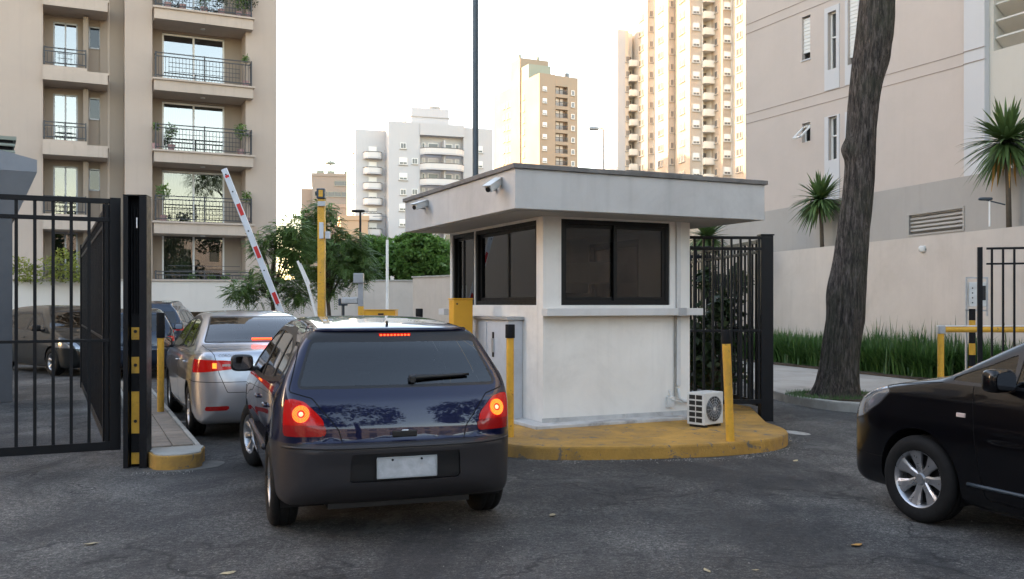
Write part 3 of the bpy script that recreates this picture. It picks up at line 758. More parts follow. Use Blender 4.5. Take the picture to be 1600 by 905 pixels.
# podium of the left block with the garage opening under it
pod = thing('garage_podium', 'cream podium wall with a dark garage opening beneath the left block', 'building', (0, 0, 0))
pa = at(-160,475,33); pb = at(405,475,35.5)
d_ = (pb-pa); L_ = d_.length; ang = math.atan2(d_.y, d_.x); pod.location = (pa.x, pa.y, 0); pod.rotation_euler = (0, 0, ang)
MB().b(0, L_, 0, .3, 1.30, 2.45).build('wall_face', M['podium'], pod); MB().b(-.05, L_+.05, -.06, .27, 2.45, 2.52).build('coping', M['slab_l'], pod, bevel=.01)
MB().b(0, L_, .3, 9, 2.2, 2.44).build('ceiling', M['soffit'], pod); MB().b(0, L_, 9, 9.2, 0, 2.2).build('rear_wall', M['band_r'], pod)
for k in range(5): MB().b(1.5+k*3.6, 1.85+k*3.6, .05, .4, 0, 1.30).build('column', M['band_r'], pod)
# long retaining wall on the right
W0 = Vector((8.48, 20.5, 0)); Wd = Vector((-.255, 1, 0)).normalized()
wl = W0+Wd*9.5; wr_ = W0-Wd*40
ret = wall_thing('retaining_wall', 'long beige retaining wall behind the strap leaved hedge on the right', wl[0:2], wr_[0:2], 0, 3.02, .5, M['low_wall'], 3.06)
B0 = Vector((9.45, 20.7, 0)); bl = B0+Wd*11; br = B0-Wd*12
bandw = thing('basement_wall', 'grey rendered basement wall with a slatted vent above the retaining wall', 'wall', (bl.x, bl.y, 0), math.atan2(-Wd.y, -Wd.x))
LB = 45.0
sL = (bl-B0).length
def band_s(px): return sL-hit(B0, Wd, px)
s0, s1 = band_s(1421), band_s(1505)
Yv = (bl-Wd*s0).y; zt = CH+(475-337)/FPX*Yv; zb = CH+(475-367)/FPX*Yv
zl, zr = 4.40, 4.12
mw = MB(); mw.wall(0, LB, 2.6, 4.0, [(s0, s1, zb, zt)], .3); mw.prism([(0,0),(LB,0),(LB,.3),(0,.3)], 4.0, [zl,zr,zr,zl]); mw.build('wall_face', M['band_r'], bandw)
MB().b(s0, s1, .25, .3, zb, zt).build('vent_back', M['black_matt'], bandw)
for k in range(5):
    zc = zb+(zt-zb)*(k+.5)/5; MB().box(((s0+s1)/2, .12, zc), (s1-s0, .20, .055), Matrix.Rotation(R(-28), 3, 'X')).build('vent_slat', M['louver'], bandw)
fr = MB()
for (a, b, c, d) in ((s0-.04, s0, zb-.04, zt+.04), (s1, s1+.04, zb-.04, zt+.04), (s0, s1, zt, zt+.04), (s0, s1, zb-.04, zb)): fr.b(a, b, -.02, .05, c, d)
fr.build('vent_frame', M['louver'], bandw)
# ---------------------------------------------------------------- apartment block on the right
RB0 = Vector((11.23, 23.0, 0)); RL = hit(RB0, V, 1165)
rb = thing('apartment_block', 'beige apartment block with a white pier rising behind the big tree trunk', 'building', RB0+V*RL, TH-math.pi/2)
def rs(px): return RL-hit(RB0, V, px)                # local x along the facade from its far left end
def rz(px, py): return CH+(475-py)/FPX*(RB0+V*hit(RB0, V, px)).y
RX1 = RL+.0
holes = []
wins = [(1253,1266,192,222,'awning'), (1295,1308,182,250,'tall'), (1253,1266,25,93,'shutter'), (1294,1307,18,108,'tall'), (1253,1266,-60,-5,'shutter'), (1325,1341,170,250,'tall'), (1325,1341,-10,100,'shutter')]
wr2 = []
for (a, b, c, d, k) in wins:
    h_ = (rs(a), rs(b), rz((a+b)/2, d), rz((a+b)/2, c)); holes.append(h_); wr2.append((h_, k))
ZT = 27.0
for fl in range(1, 6):
    for (a, b) in ((1253,1266),(1295,1308),(1325,1341)):
        z_ = 9.9+fl*2.95; h_ = (rs(a), rs(b), z_, z_+1.3); holes.append(h_); wr2.append((h_, 'shutter' if a != 1295 else 'tall'))
mw = MB().wall(0, RX1, 3.2, ZT, holes, .25); mw.b(0, RX1, .25, 14, ZT-.2, ZT); mw.wall(0, 14, 3.2, ZT, [], .2); 
body_r = MB(); body_r.v = mw.v; body_r.f = mw.f; body_r.m = mw.m
body_r = MB().wall(0, RX1, 3.2, ZT, holes, .25); body_r.build('wall_face', M['bldg_r'], rb)
MB().b(.0, .2, .25, 14, 3.2, ZT).build('side_wall', M['bldg_r'], rb); MB().b(.2, RX1+9, 13.8, 14, 3.2, ZT).build('rear_wall', M['bldg_r'], rb); MB().b(.2, RX1+9, .25, 13.8, ZT-.2, ZT-.01).build('roof', M['bldg_r'], rb)
for (x0, x1, z0, z1), k in wr2:
    if k == 'awning':
        f = MB(); 
        for (a, b, c, d) in ((x0,x0+.04,z0,z1),(x1-.04,x1,z0,z1),(x0,x1,z1-.04,z1),(x0,x1,z0,z0+.04)): f.b(a,b,.12,.16,c,d)
        w_ = f.build('window', M['white_frame'], rb); MB().b(x0,x1,.17,.18,z0,z1).build('pane', M['glass_dark'], w_)
        s_ = MB(); zc = (z0+z1)/2
        for (a, b, c, d) in ((x0,x0+.05,-.3,.3),(x1-.05,x1,-.3,.3),(x0,x1,.25,.3),(x0,x1,-.3,-.25)): s_.b(a,b,-.02,.02,c,d)
        s_.xf(Matrix.Translation((0,-.16,zc)) @ Matrix.Rotation(R(-48), 4, 'X')); s_.build('open_sash', M['white_frame'], w_)
    elif k == 'shutter':
        n_ = int((z1-z0)/.055); s_ = MB()
        zlow = z0+.22
        for i in range(int((z1-zlow)/.055)): s_.b(x0, x1, .07+.012*(i % 2), .12, zlow+i*.055, zlow+i*.055+.05)
        w_ = s_.build('roller_shutter', M['white_frame'], rb); MB().b(x0, x1, .13, .15, z0, zlow).build('pane', M['glass_dark'], w_); MB().b(x0-.03, x1+.03, -.03, .2, z0-.04, z0).build('sill', M['pier_r'], w_)
    else:
        f = MB()
        for (a, b, c, d) in ((x0,x0+.05,z0,z1),(x1-.05,x1,z0,z1),(x0,x1,z1-.04,z1),(x0,x1,z0,z0+.04),(x0,x1,z0+(z1-z0)*.55,z0+(z1-z0)*.55+.04)): f.b(a,b,.10,.15,c,d)
        w_ = f.build('window', M['white_frame'], rb); MB().b(x0,x1,.16,.17,z0,z1).build('pane', M['glass_bal'], w_)
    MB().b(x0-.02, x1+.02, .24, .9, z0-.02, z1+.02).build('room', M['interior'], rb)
# pale strips that hold the tall windows, floor joints
for (a, b) in ((1289,1312),(1321,1346)):
    for (zlo, zhi) in ((rz(1300,270)-2.0, rz(1300,181)), (rz(1300,140), rz(1300,10)), (10.6, ZT)):
        hh = [h_ for h_ in holes if rs(a) < h_[0] < rs(b)]
        MB().wall(rs(a), rs(b), zlo, zhi, [(h_[0]-.002, h_[1]+.002, h_[2], h_[3]) for h_ in hh], .026, -.024).build('window_strip', M['pier_r'], rb)
for (pz) in (rz(1504,84), rz(1504,103), rz(1504,84)+2.95, rz(1504,103)+2.95):
    MB().b(.0, RX1, -.012, .01, pz, pz+.012).build('floor_joint', M['groove'], rb)
# pier and cream wall with big louvres
X2 = rs(1541)
MB().b(RX1+.012, X2, -.06, .5, 3.2, ZT).build('pier', M['pier_r'], rb)
for pz in (rz(1504,84), rz(1504,103)): MB().b(RX1, X2+.0, -.075, .0, pz, pz+.02).build('pier_joint', M['groove'], rb)
X3 = X2+34; lz0 = rz(1541,78)-.05
MB().wall(X2, X3, 3.2, ZT, [(X2+.12, X2+8, lz0, lz0+9)], .35, .10).build('recessed_wall', M['cream_r'], rb)
for k in range(22):
    z_ = lz0+.2+k*.41; MB().box((X2+4.06, .34, z_), (7.85, .42, .07), Matrix.Rotation(R(-38), 3, 'X')).build('louvre_blade', M['cream_r'], rb)
MB().b(X2+.1, X2+8.1, .62, .7, lz0-.2, lz0+9.2).build('louvre_back', M['band_r'], rb)
# terrace roof between the basement wall and the block
# ---------------------------------------------------------------- apartment block on the left
F0 = at(240, 475, 37.9); F0.z = 0
lb = thing('apartment_block', 'tan apartment block with railed balconies behind the open black gate', 'building', F0, TH)
def ls(px): return hit(F0, U, px)
LV = [2.30+.0, 4.97, 7.87, 10.77, 13.67, 16.57, 19.47, 22.37, 25.27, 28.17, 31.07]
TOP = 34.5
SR = ls(432); S_r0, S_r1 = ls(238), ls(384); S_w0 = ls(195); S_b0, S_b1 = ls(67), ls(168)
SL_ = ls(0)-42  # front runs on unseen to the left, lengthened to shade the lane
wf = MB()
wf.b(S_r1, SR, 0, 1.5, 0, TOP); wf.b(S_w0, S_r0, 0, 1.5, 0, TOP); wf.b(SL_, S_b0, 0, 1.5, 0, TOP)
wf.build('front_wall', M['bldg_l'], lb)
MB().b(SL_, SR-.003, 1.5, 34, 0, TOP-.003).build('building_core', M['bldg_l'], lb)
MB().b(S_w0-.9, S_w0-.004, 1.0, 1.5, 0, TOP).build('side_wall', M['bldg_l_shade'], lb)
dw = [] ; GD0, GD1 = ls(257), ls(357)
dx0, dx1 = ls(82), ls(117)+.1; wx0, wx1 = ls(139), ls(158)
hol = []; 
for z in LV: hol.append((GD0, GD1, z+.0, z+2.30))
MB().wall(S_r0-.002, S_r1+.002, 0, TOP, hol, .15, 1.22).build('bay_wall', M['bldg_l_shade'], lb)
hol = []
for z in LV: hol += [(dx0, dx1, z+.1, z+2.2), (wx0, wx1, z+1.25, z+2.15)]
MB().wall(S_b0, S_w0-.01, 0, TOP, hol, .15, 1.10).build('bay_wall', M['bldg_l_shade'], lb)
pipe = MB().cyl((ls(171), 1.02, 0), (ls(171), 1.02, TOP), .05, n=8).build('downpipe', M['slab_l'], lb)
def railing(x0, x1, y0, y1, z, h, parent, pat=0):
    r = MB()
    for zz in (z+h, z+h-.14, z+.10): r.b(x0, x1, y0, y0+.035, zz-.02, zz+.02); r.b(x0, x0+.035, y0, y1, zz-.02, zz+.02); r.b(x1-.035, x1, y0, y1, zz-.02, zz+.02)
    for xx in (x0, x1-.05, (x0+x1)/2-.025): r.b(xx, xx+.05, y0-.005, y0+.045, z, z+h+.04)
    top = r.build('railing', M['rail'], parent)
    b_ = MB(); n_ = int((x1-x0)/.13)
    for i in range(1, n_): xx = x0+(x1-x0)*i/n_; b_.b(xx-.008, xx+.008, y0+.01, y0+.026, z+.12, z+h-.14)
    for i in range(1, 6):
        yy = y0+(y1-y0)*i/6
        for xx in (x0+.015, x1-.02): b_.b(xx-.008, xx+.008, yy-.008, yy+.008, z+.12, z+h)
    for zz in (z+.30, z+.48, z+.66): b_.b(x0+.5, x1-.5, y0+.008, y0+.028, zz-.01, zz+.01)
    stuff(b_.build('railing_bars', M['rail'], parent)); return top
for i, z in enumerate(LV):
    x0, x1 = ls(240), ls(393)
    if i > 0:
        sl_ = MB().b(x0, x1, -.42, 1.22, z-.50, z-.08).build('balcony', M['slab_l'], lb)
        MB().b(x0-.07, x1+.07, -.50, 1.20, z-.078, z+.0).build('slab_lip', M['slab_l'], sl_, bevel=.01); MB().cyl(((x0+x1)/2, .3, z-.54), ((x0+x1)/2, .3, z-.50), .1, n=10).build('ceiling_lamp', M['white_frame'], sl_)
    else: sl_ = MB().b(x0, x1, -.42, 1.22, z-.1, z+.20).build('balcony', M['slab_l'], lb)
    railing(x0+.03, x1-.05, -.44, 0.0, z+(.20 if i == 0 else 0), 1.02 if i else .42, sl_)
    # sliding door
    g = MB(); zt_ = z+2.28; mid = (GD0+GD1)/2
    for (a, b, c, d) in ((GD0,GD0+.07,z,zt_),(GD1-.07,GD1,z,zt_),(GD0,GD1,zt_-.08,zt_),(GD0,GD1,z,z+.08),(mid-.04,mid+.04,z,zt_)): g.b(a, b, 1.24, 1.30, c, d)
    dr = g.build('sliding_door', M['white_frame'], lb)
    tilt = [.0, .004, -.003, .006][i % 4]
    for a, b in ((GD0+.07, mid-.04), (mid+.04, GD1-.07)): MB().prism([(a,1.27),(b,1.27+tilt),(b,1.276+tilt),(a,1.276)], z+.08, zt_-.08).build('pane', M['glass_low'] if i in (0, 1) else M['glass_bal'], dr)
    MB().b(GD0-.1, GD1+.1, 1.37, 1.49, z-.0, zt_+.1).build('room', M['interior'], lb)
    if i in (0, 1, 2, 4, 5, 8):
        cu = MB(); n_ = 26; xa, xb = (GD0+.05, GD0+.05+(GD1-GD0)*(.42 if i < 2 else .3)); vs = []
        for k in range(n_+1):
            xx = xa+(xb-xa)*k/n_; vs += [(xx, 1.33+.02*math.sin(k*2.1), z+.05), (xx, 1.33+.02*math.sin(k*2.1), zt_-.05)]
        cu.add(vs, [(2*k, 2*k+2, 2*k+3, 2*k+1) for k in range(n_)]); cu.build('curtain', M['curtain'], lb)
        if i in (1, 2, 5): cu.xf(Matrix.Translation((1.75, 0, 0))); cu.build('curtain', M['curtain'], lb)
    # left bay
    xa, xb = S_b0-.0, S_b1
    sl2 = MB().b(xa, xb, -.30, 1.10, z-.46, z-.08).build('balcony', M['slab_l'], lb); MB().b(xa, xb+.05, -.27, 1.08, z-.078, z).build('slab_lip', M['slab_l'], sl2)
    MB().b(xa, ls(136), -.10, 1.10, z+.002, z+.16).build('balcony_kerb', M['slab_l'], sl2)
    railing(xa+.02, ls(135), -.12, .9, z+.16, .68, sl2)
    MB().b(ls(130), ls(134)+.1, .45, 1.10, z, z+2.35).build('bay_return', M['bldg_l_shade'], lb)
    g = MB(); zt_ = z+2.2; mid = (dx0+dx1)/2
    for (a, b, c, d) in ((dx0,dx0+.06,z,zt_),(dx1-.06,dx1,z,zt_),(dx0,dx1,zt_-.07,zt_),(mid-.03,mid+.03,z,zt_)): g.b(a, b, 1.12, 1.18, c, d)
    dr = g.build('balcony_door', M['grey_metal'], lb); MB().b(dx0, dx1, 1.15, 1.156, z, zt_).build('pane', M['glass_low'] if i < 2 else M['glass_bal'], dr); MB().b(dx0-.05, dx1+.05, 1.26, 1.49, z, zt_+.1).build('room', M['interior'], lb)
    g = MB()
    for (a, b, c, d) in ((wx0,wx0+.05,z+1.25,z+2.15),(wx1-.05,wx1,z+1.25,z+2.15),(wx0,wx1,z+2.10,z+2.15),(wx0,wx1,z+1.25,z+1.3)): g.b(a, b, 1.06, 1.14, c, d)
    w_ = g.build('window', M['grey_metal'], lb); MB().b(wx0, wx1, 1.15, 1.156, z+1.25, z+2.15).build('pane', M['glass_dark'], w_); MB().b(wx0-.05, wx1+.05, 1.26, 1.45, z+1.2, z+2.2).build('room', M['interior'], lb)
# ---------------------------------------------------------------- towers in the distance
def tower(name, label, P0, ang, mat_): return thing(name, label, 'building', P0, ang)
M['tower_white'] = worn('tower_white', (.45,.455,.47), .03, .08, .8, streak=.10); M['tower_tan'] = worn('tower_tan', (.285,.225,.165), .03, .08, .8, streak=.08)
M['tower_cream'] = worn('tower_cream', (.74,.68,.60), .03, .06, .8, streak=.06); M['tower_shade_tan'] = worn('tower_tan_shade', (.60,.50,.40), .03, .06, .8); M['tower_brown'] = worn('tower_brown', (.25,.27,.22), .05, .1, .8)  # tan bands: shade of the turned faces put into colour; frames reuse it
M['win_far'] = simple('far_window_glass', (.10,.105,.11), .15); M['win_blind'] = simple('far_blind', (.55,.54,.53), .6); M['recess'] = simple('recess_tone', (.20,.165,.14), .85)  # recess: darker tone for balcony backs and panels
def winmesh(w_, h_, blind=False, fr='white_frame'):
    m_ = MB(); m_.b(-w_/2, w_/2, -.10, .0, -h_/2, h_/2); m_.cur = 1
    t = .12; m_.b(-w_/2+t, -.04, -.13, -.09, -h_/2+t, h_/2-t); m_.b(.04, w_/2-t, -.13, -.09, -h_/2+t, h_/2-t)
    m_.cur = 2; m_.b(-w_/2-.1, w_/2+.1, -.25, .0, -h_/2-.12, -h_/2)
    if blind: m_.cur = 0; m_.b(-w_/2+t, w_/2-t, -.16, -.12, -h_/2+h_*.35, h_/2-t)
    return m_.mesh([M[fr], M['win_far'], M['louver']])
def place_win(me, parent, x, y, z, side=0, name='window'):
    return link(name, me, parent, (x, y, z), (0, 0, 0 if side == 0 else -math.pi/2))
def balcony_curved(w_, d_, mat_, glass=True):
    m_ = MB(); n_ = 10
    def arc(dd): return [(-w_/2+w_*k/n_, -dd*(1-((k/n_)*2-1)**4)**.6-.02) for k in range(n_+1)]
    A = arc(d_); poly = A+[(w_/2, .0), (-w_/2, .0)]
    m_.prism(poly, -.30, .0); m_.cur = 1
    for k in range(n_):
        a, b = A[k], A[k+1]; m_.prism([a, b, (b[0], b[1]+.08), (a[0], a[1]+.08)], .0, .85)
    m_.cur = 2
    for k in range(n_):
        a, b = A[k], A[k+1]; m_.prism([(a[0], a[1]-.03), (b[0], b[1]-.03), (b[0], b[1]+.1), (a[0], a[1]+.1)], .85, .97)
    return m_.mesh([mat_, M['win_blind'], M['rail']])
# white tower
YW = 169.0; Wc = at(607, 475, YW); Wc.z = 0
wt = thing('apartment_tower', 'white apartment tower with curved balconies left of the tall slate pole', 'building', Wc, R(18))
Uw = Vector((math.cos(R(18)), math.sin(R(18)), 0)); Vw = Vector((-Uw.y, Uw.x, 0))
def ws(px): return hit(Wc, Uw, px)
def wz_(py, px=607): return CH+(475-py)/FPX*(Wc+Uw*ws(px)).y
H1 = wz_(189)
xA, xB, xC = ws(656), ws(725), ws(771)
o = MB(); o.b(0, xA, 0, 16, 0, H1); o.b(xB, xC, 0.4, 16, 0, H1-.3); o.b(xA, xB, 1.6, 15.9, 0, H1-.15); o.build('wall', M['tower_white'], wt)
MB().b(xA, xB, -.2, 1.6, H1-2.2, H1-.05).build('roof_band', M['tower_white'], wt)
o = MB(); o.b(-5.6, -.003, 3.0, 14, 0, wz_(200)); o.build('side_wing', M['tower_white'], wt)
pxb = (ws(641)+1.0, ws(705)+.6); ph = MB().b(pxb[0], pxb[1], 4, 12, H1-.1, wz_(163)+.6).build('lift_house', M['tower_white'], wt)
MB().b(pxb[0]-.15, pxb[1]+.15, 3.85, 12.1, wz_(173), wz_(172)).build('lift_house_band', M['louver'], ph); 
MB().cyl((ws(667), 6, H1), (ws(667), 6, wz_(135)), .10, .05, 6).build('mast', M['grey_metal'], wt)
for k in (680, 688): MB().cyl((ws(k)+1, 7, wz_(163)), (ws(k)+1, 7, wz_(161)+1.3), .7, n=10).build('roof_tank', M['louver'], wt)
wA = winmesh(1.5, 1.3, True); wB = winmesh(1.1, 1.1); bal = balcony_curved(xB-xA, 1.7, M['tower_white']); bal2 = balcony_curved(3.6, 1.5, M['tower_white'])
for k in range(13):
    z = H1-4.4-k*2.82
    if z < 2: break
    place_win(wA if k % 3 else wB, wt, ws(630), 0, z); 
    if k % 2: place_win(wB, wt, ws(648), 0, z+.1)
    place_win(wA, wt, ws(749), .4, z+.1); place_win(wB, wt, 0, 3.6, z, 1)
    link('balcony', bal, wt, ((xA+xB)/2, -.05, z-1.2)); 
    g = MB(); g.cur = 0
    for (a, b) in ((.08,.16),(.22,.46),(.56,.78),(.84,.94)):
        g.cur = 0; g.b(xA+(xB-xA)*a, xA+(xB-xA)*b, 1.50, 1.62, z-1.1, z+1.05); g.cur = 1; g.b(xA+(xB-xA)*a+.15, xA+(xB-xA)*b-.15, 1.46, 1.52, z-1.0, z+.9)
    g.build('balcony_door', [M['white_frame'], M['win_blind'] if k % 2 else M['win_far']], wt)
    MB().b((xA+xB)/2+.2, (xA+xB)/2+.55, -.6, 1.6, z-1.2, z+1.35).build('balcony_divider', M['tower_white'], wt)
    link('balcony', bal2, wt, (-2.4, 2.95, z-2.0)); place_win(wA, wt, -2.4, 3.0, z-.6, 0, 'balcony_door'); place_win(wB, wt, -5.6, 5.0, z-.5, 1)
# orange tower
YO = 217.0; Oc = at(843, 475, YO); Oc.z = 0
ot = thing('apartment_tower', 'peach apartment tower lit by low sun, between the slate pole and the street lamp', 'building', Oc, TH)
def os_(px): return hit(Oc, U, px)
def ov(px): return hit(Oc, V, px)
HO = CH+(475-114)/FPX*YO
X1 = os_(903); Y1 = ov(771)
o = MB(); xr0, xr1 = os_(868), os_(887)
o.b(0, xr0, 0, Y1, 0, HO); o.b(xr1, X1, 0, Y1, 0, HO-.2); o.b(xr0, xr1, 1.4, Y1-.1, 0, HO-.1); o.build('wall', M['tower_tan'], ot)
MB().b(xr0, xr1, -.02, 1.4, HO-2.6, HO-.15).build('roof_band', M['tower_tan'], ot)
ya_, yb_ = ov(814)-.0, ov(799)
lh = MB().b(-.25, 7.5, ya_, yb_, 0, CH+(475-92)/FPX*(YO+10)).build('lift_house', M['tower_tan'], ot)
hl = MB().b(0.05, 6.0, ya_-4.2, ya_-.003, HO-.05, HO+3.5).build('water_tank_room', M['tower_brown'], ot)
for xx in (1.0, 6.0): MB().cyl((xx, (ya_+yb_)/2, CH+(475-92)/FPX*(YO+10)-.1), (xx, (ya_+yb_)/2, CH+(475-92)/FPX*(YO+10)+1.5), .35, n=8).build('roof_flue', M['tower_brown'], ot)
MB().cyl((X1-2.2, 1.5, HO-.3), (X1-2.2, 1.5, HO+1.0), .6, n=10).build('roof_tank', M['win_far'], ot)
wC = winmesh(1.1, 1.1, True); wD = winmesh(.9, 1.2); wE = winmesh(.9, 1.5, False, 'tower_shade_tan')
rb_ = MB(); rb_.b(-(xr1-xr0)/2, (xr1-xr0)/2, 1.25, 1.39, -.6, 1.5); rb_.cur = 1; rb_.b(-.9, -.1, 1.15, 1.26, -.6, 1.4); rb_.b(.2, .9, 1.15, 1.26, -.6, 1.4); rb_.cur = 2; rb_.b(-(xr1-xr0)/2, (xr1-xr0)/2, -.05, .05, .30, .42); rb_.cur = 3; rb_.b(-(xr1-xr0)/2, (xr1-xr0)/2, -.03, 1.4, -1.35, -.55); rb_.cur = 2
for i in range(12): xx = -(xr1-xr0)/2+(xr1-xr0)*i/12; rb_.b(xx, xx+.06, -.03, .03, -.55, .35)
rbm = rb_.mesh([M['recess'], M['win_blind'], M['rail'], M['tower_tan']])
for k in range(16):
    z = HO-3.9-k*2.8
    if z < 2: break
    place_win(wC, ot, os_(851), 0, z+.3); place_win(wD, ot, os_(895), 0, z); link('balcony', rbm, ot, ((xr0+xr1)/2, 0, z))
    place_win(wD, ot, 0, ov(787.5), z-.2, 1); place_win(wE, ot, 0, ov(793), z-.2, 1); place_win(wE, ot, 0, ov(797), z-.2, 1); place_win(wE, ot, 0, ov(817)-.6, z, 1)
# right-hand tower: zigzag of sunlit and shaded faces
YT = 175.0
tt = None
cols = [('g',965,977),('t',977,982),('B',982,993),('s',993,1012),('t',1012,1021),('s',1021,1044),('t',1044,1054),('s',1054,1078),('t',1078,1097),('B',1097,1113),('s',1113,1129),('t',1129,1143),('s',1143,1168),('t',1168,1185),('s',1185,1215)]
P = at(965, 475, YT); P.z = 0; UT = Vector((math.cos(R(16)), math.sin(R(16)), 0)); VT = Vector((-UT.y, UT.x, 0))
Tc = P.copy(); tt = thing('apartment_tower', 'tall cream tower of sunlit stepped faces between booth roof and beige block', 'building', Tc, R(16))
x = 0.0; y = 0.0; pts_ = [(0, 0)]; segs = []
for kind, a, b in cols:
    Wp = Tc+UT*x+VT*y
    if kind in ('t', 'B', 'g'): d = hit(Wp, UT, b); segs.append((kind, x, y, x+d, y)); x += d
    else: d = hit(Wp, VT*-1, b); segs.append((kind, x, y, x, y-d)); y -= d
    pts_.append((x, y))
HT = [CH+(475-46)/FPX*YT, CH+(475+25)/FPX*(YT-10)]
def tow_h(i): return HT[0] if i < 3 else HT[1]+2
o = MB()
for i, (kind, ax, ay, bx, by) in enumerate(segs):
    hgt = tow_h(i); m_ = MB()
    if kind in ('t', 'g'): m_.prism([(ax,ay),(bx,by),(bx,by+6.0),(ax,ay+6.0)], 0, hgt-.003*i); m_.build('wall', M['tower_shade_tan' if kind == 't' else 'tower_white'], tt)
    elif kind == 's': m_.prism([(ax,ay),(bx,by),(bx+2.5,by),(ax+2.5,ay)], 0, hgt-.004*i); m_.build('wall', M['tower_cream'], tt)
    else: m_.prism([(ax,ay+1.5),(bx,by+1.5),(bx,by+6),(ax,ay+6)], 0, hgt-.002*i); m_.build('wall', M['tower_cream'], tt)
back = [(p[0], p[1]) for p in pts_]
MB().prism([(.1,2.5),(pts_[3][0],2.5),(pts_[3][0],12),(.1,12)], 0, HT[0]-.5).build('building_core', M['tower_cream'], tt)
mx_ = pts_[-1]; MB().prism([(pts_[3][0]+.05,4),(pts_[4][0]+3,pts_[6][1]+3.2),(mx_[0],mx_[1]+6),(mx_[0],12),(pts_[3][0]+.05,12)], 0, HT[1]-.5).build('building_core', M['tower_cream'], tt)
wS = winmesh(1.0, 1.25, False, 'tower_shade_tan'); wT = winmesh(1.3, 1.3, True); wU = winmesh(.7, 1.2, False, 'tower_shade_tan')
bw_m = {}
for i, (kind, ax, ay, bx, by) in enumerate(segs):
    if i >= 13: break
    ztop = tow_h(i)-5.5; k = 0
    while True:
        z = ztop-k*2.8; k += 1
        if z < 14: break
        if kind == 's':
            L = abs(ay-by); place_win(wS, tt, ax, ay-L*.42, z, 1)
            if L > 3.8: place_win(wU, tt, ax, ay-L*.62, z, 1)
        elif kind == 't' and bx-ax > 1.6: place_win(wT, tt, (ax+bx)/2, ay, z)
        elif kind == 't': place_win(wU, tt, (ax+bx)/2+.1, ay, z)
        elif kind == 'B':
            L = bx-ax; key = round(L, 1)
            if key not in bw_m:
                g = MB(); g.b(0, L, -.9, 1.5, -1.4, -1.15); g.b(0, L, -.95, -.8, -1.15, -.25); g.b(0, .12, -.9, 1.5, -1.15, -.3); g.cur = 1; g.b(.3, L*.55, 1.38, 1.5, -1.15, .9); g.cur = 2; g.b(L*.6, L*.8, 1.38, 1.5, -1.15, .9); bw_m[key] = g.mesh([M['tower_cream'], M['win_far'], M['recess']])
            link('balcony', bw_m[key], tt, (ax, ay, z))
# beige office blocks low on the left
YB = 250.0
def farbox(name, label, pxl, pxr, pyt, Y, depth, mats_, rows, ang=R(12)):
    P_ = at(pxl, 475, Y); P_.z = 0; uu = Vector((math.cos(ang), math.sin(ang), 0)); L = hit(P_, uu, pxr); H = CH+(475-pyt)/FPX*Y
    o = thing(name, label, 'building', P_, ang); MB().b(0, L, 0, depth, 0, H).build('wall', mats_, o)
    MB().b(-.2, L+.2, -.2, depth, H, H+.8).build('parapet', mats_, o)
    for (z, x0, x1, hh) in rows:
        n_ = max(1, int((x1-x0)*L/3.2))
        wm = winmesh((x1-x0)*L/n_-.15, hh, False, 'tower_brown')
        for k in range(n_): place_win(wm, o, (x0+(x1-x0)*(k+.5)/n_)*L, 0, H-z)
    return o, L, H
M['office'] = worn('office_render', (.30,.25,.21), .05, .1, .8); M['office_lit'] = worn('office_sunlit_orange', (.45,.31,.20), .05, .1, .8)  # low building's orange has its sunlit warmth mixed into the colour
fb, L, H = farbox('office_block', 'brown office block with ribbon windows behind the thin yellow camera pole', 488, 556, 275, 250, 25, M['office'], [(1.8+3.0*k_,.05 if k_ else .5,.97,1.3) for k_ in range(9)])
MB().b(-3.0, -.01, 4, 20, 0, H-3).build('side_wall', M['office'], fb); MB().cyl((L*.42, 6, H), (L*.42, 6, H+4), .15, n=6).build('mast', M['grey_metal'], fb); MB().lathe([(0, 1.2), (1.3, .7), (1.5, .2), (0, 0)], 12, 'z', (L*.42, 6, H+4)).build('beacon', M['tower_brown'], fb)
for k in (.1, .35, .75): MB().b(L*k, L*k+2, 5, 8, H+.8, H+2.2).build('roof_tank', M['tower_brown'], fb)
farbox('low_building', 'pink beige terrace building in front of the brown office block', 508, 548, 324, 190, 14, M['office'], [(3,.1,.5,1.3),(7,.2,.9,1.3)])
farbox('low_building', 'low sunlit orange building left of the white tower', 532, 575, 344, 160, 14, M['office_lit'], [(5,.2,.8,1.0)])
# unseen blocks added behind and beside the camera, for reflections and shade

bk = thing('apartment_block', 'unseen apartment block across the street behind the camera, added for reflections', 'building', (-45, -34, 0), 0)
hol = [(x_, x_+1.6, 1.2+3*f_, 2.7+3*f_) for f_ in range(3) for x_ in np.arange(1.5, 96, 4.2)]
mw = MB().wall(0, 98, 0, 10, hol, .2); mw.xf(Matrix.Translation((98, 0, 0)) @ Matrix.Rotation(math.pi, 4, 'Z')); mw.build('wall_face', M['bldg_r'], bk)
MB().b(0, 98, -12, -.3, 0, 9.9).build('building_core', M['band_r'], bk)
wm_ = MB().b(0, 1.6, -.28, -.12, 0, 1.5).mesh(M['win_far'])
for h_ in hol: link('window', wm_, bk, (98-h_[1], 0, h_[2]))

bl_ = thing('apartment_block', 'unseen rendered block added off to the left to screen the bright sky', 'building', (-27, -24, 0), R(90))  # added occluder, keeps bright sky off the left faces of the booth
hol = [(x_, x_+1.6, 1.2+3*f_, 2.7+3*f_) for f_ in range(4) for x_ in np.arange(1.5, 30, 4.2)]
MB().wall(0, 33, 0, 13.5, hol, .2).build('wall_face', M['bldg_l'], bl_); MB().b(0, 33, .3, 12, 0, 13.4).build('building_core', M['bldg_l'], bl_)
wm2 = MB().b(0, 1.6, .12, .28, 0, 1.5).mesh(M['win_far'])
for h_ in hol: link('window', wm2, bl_, (h_[0], 0, h_[2]))
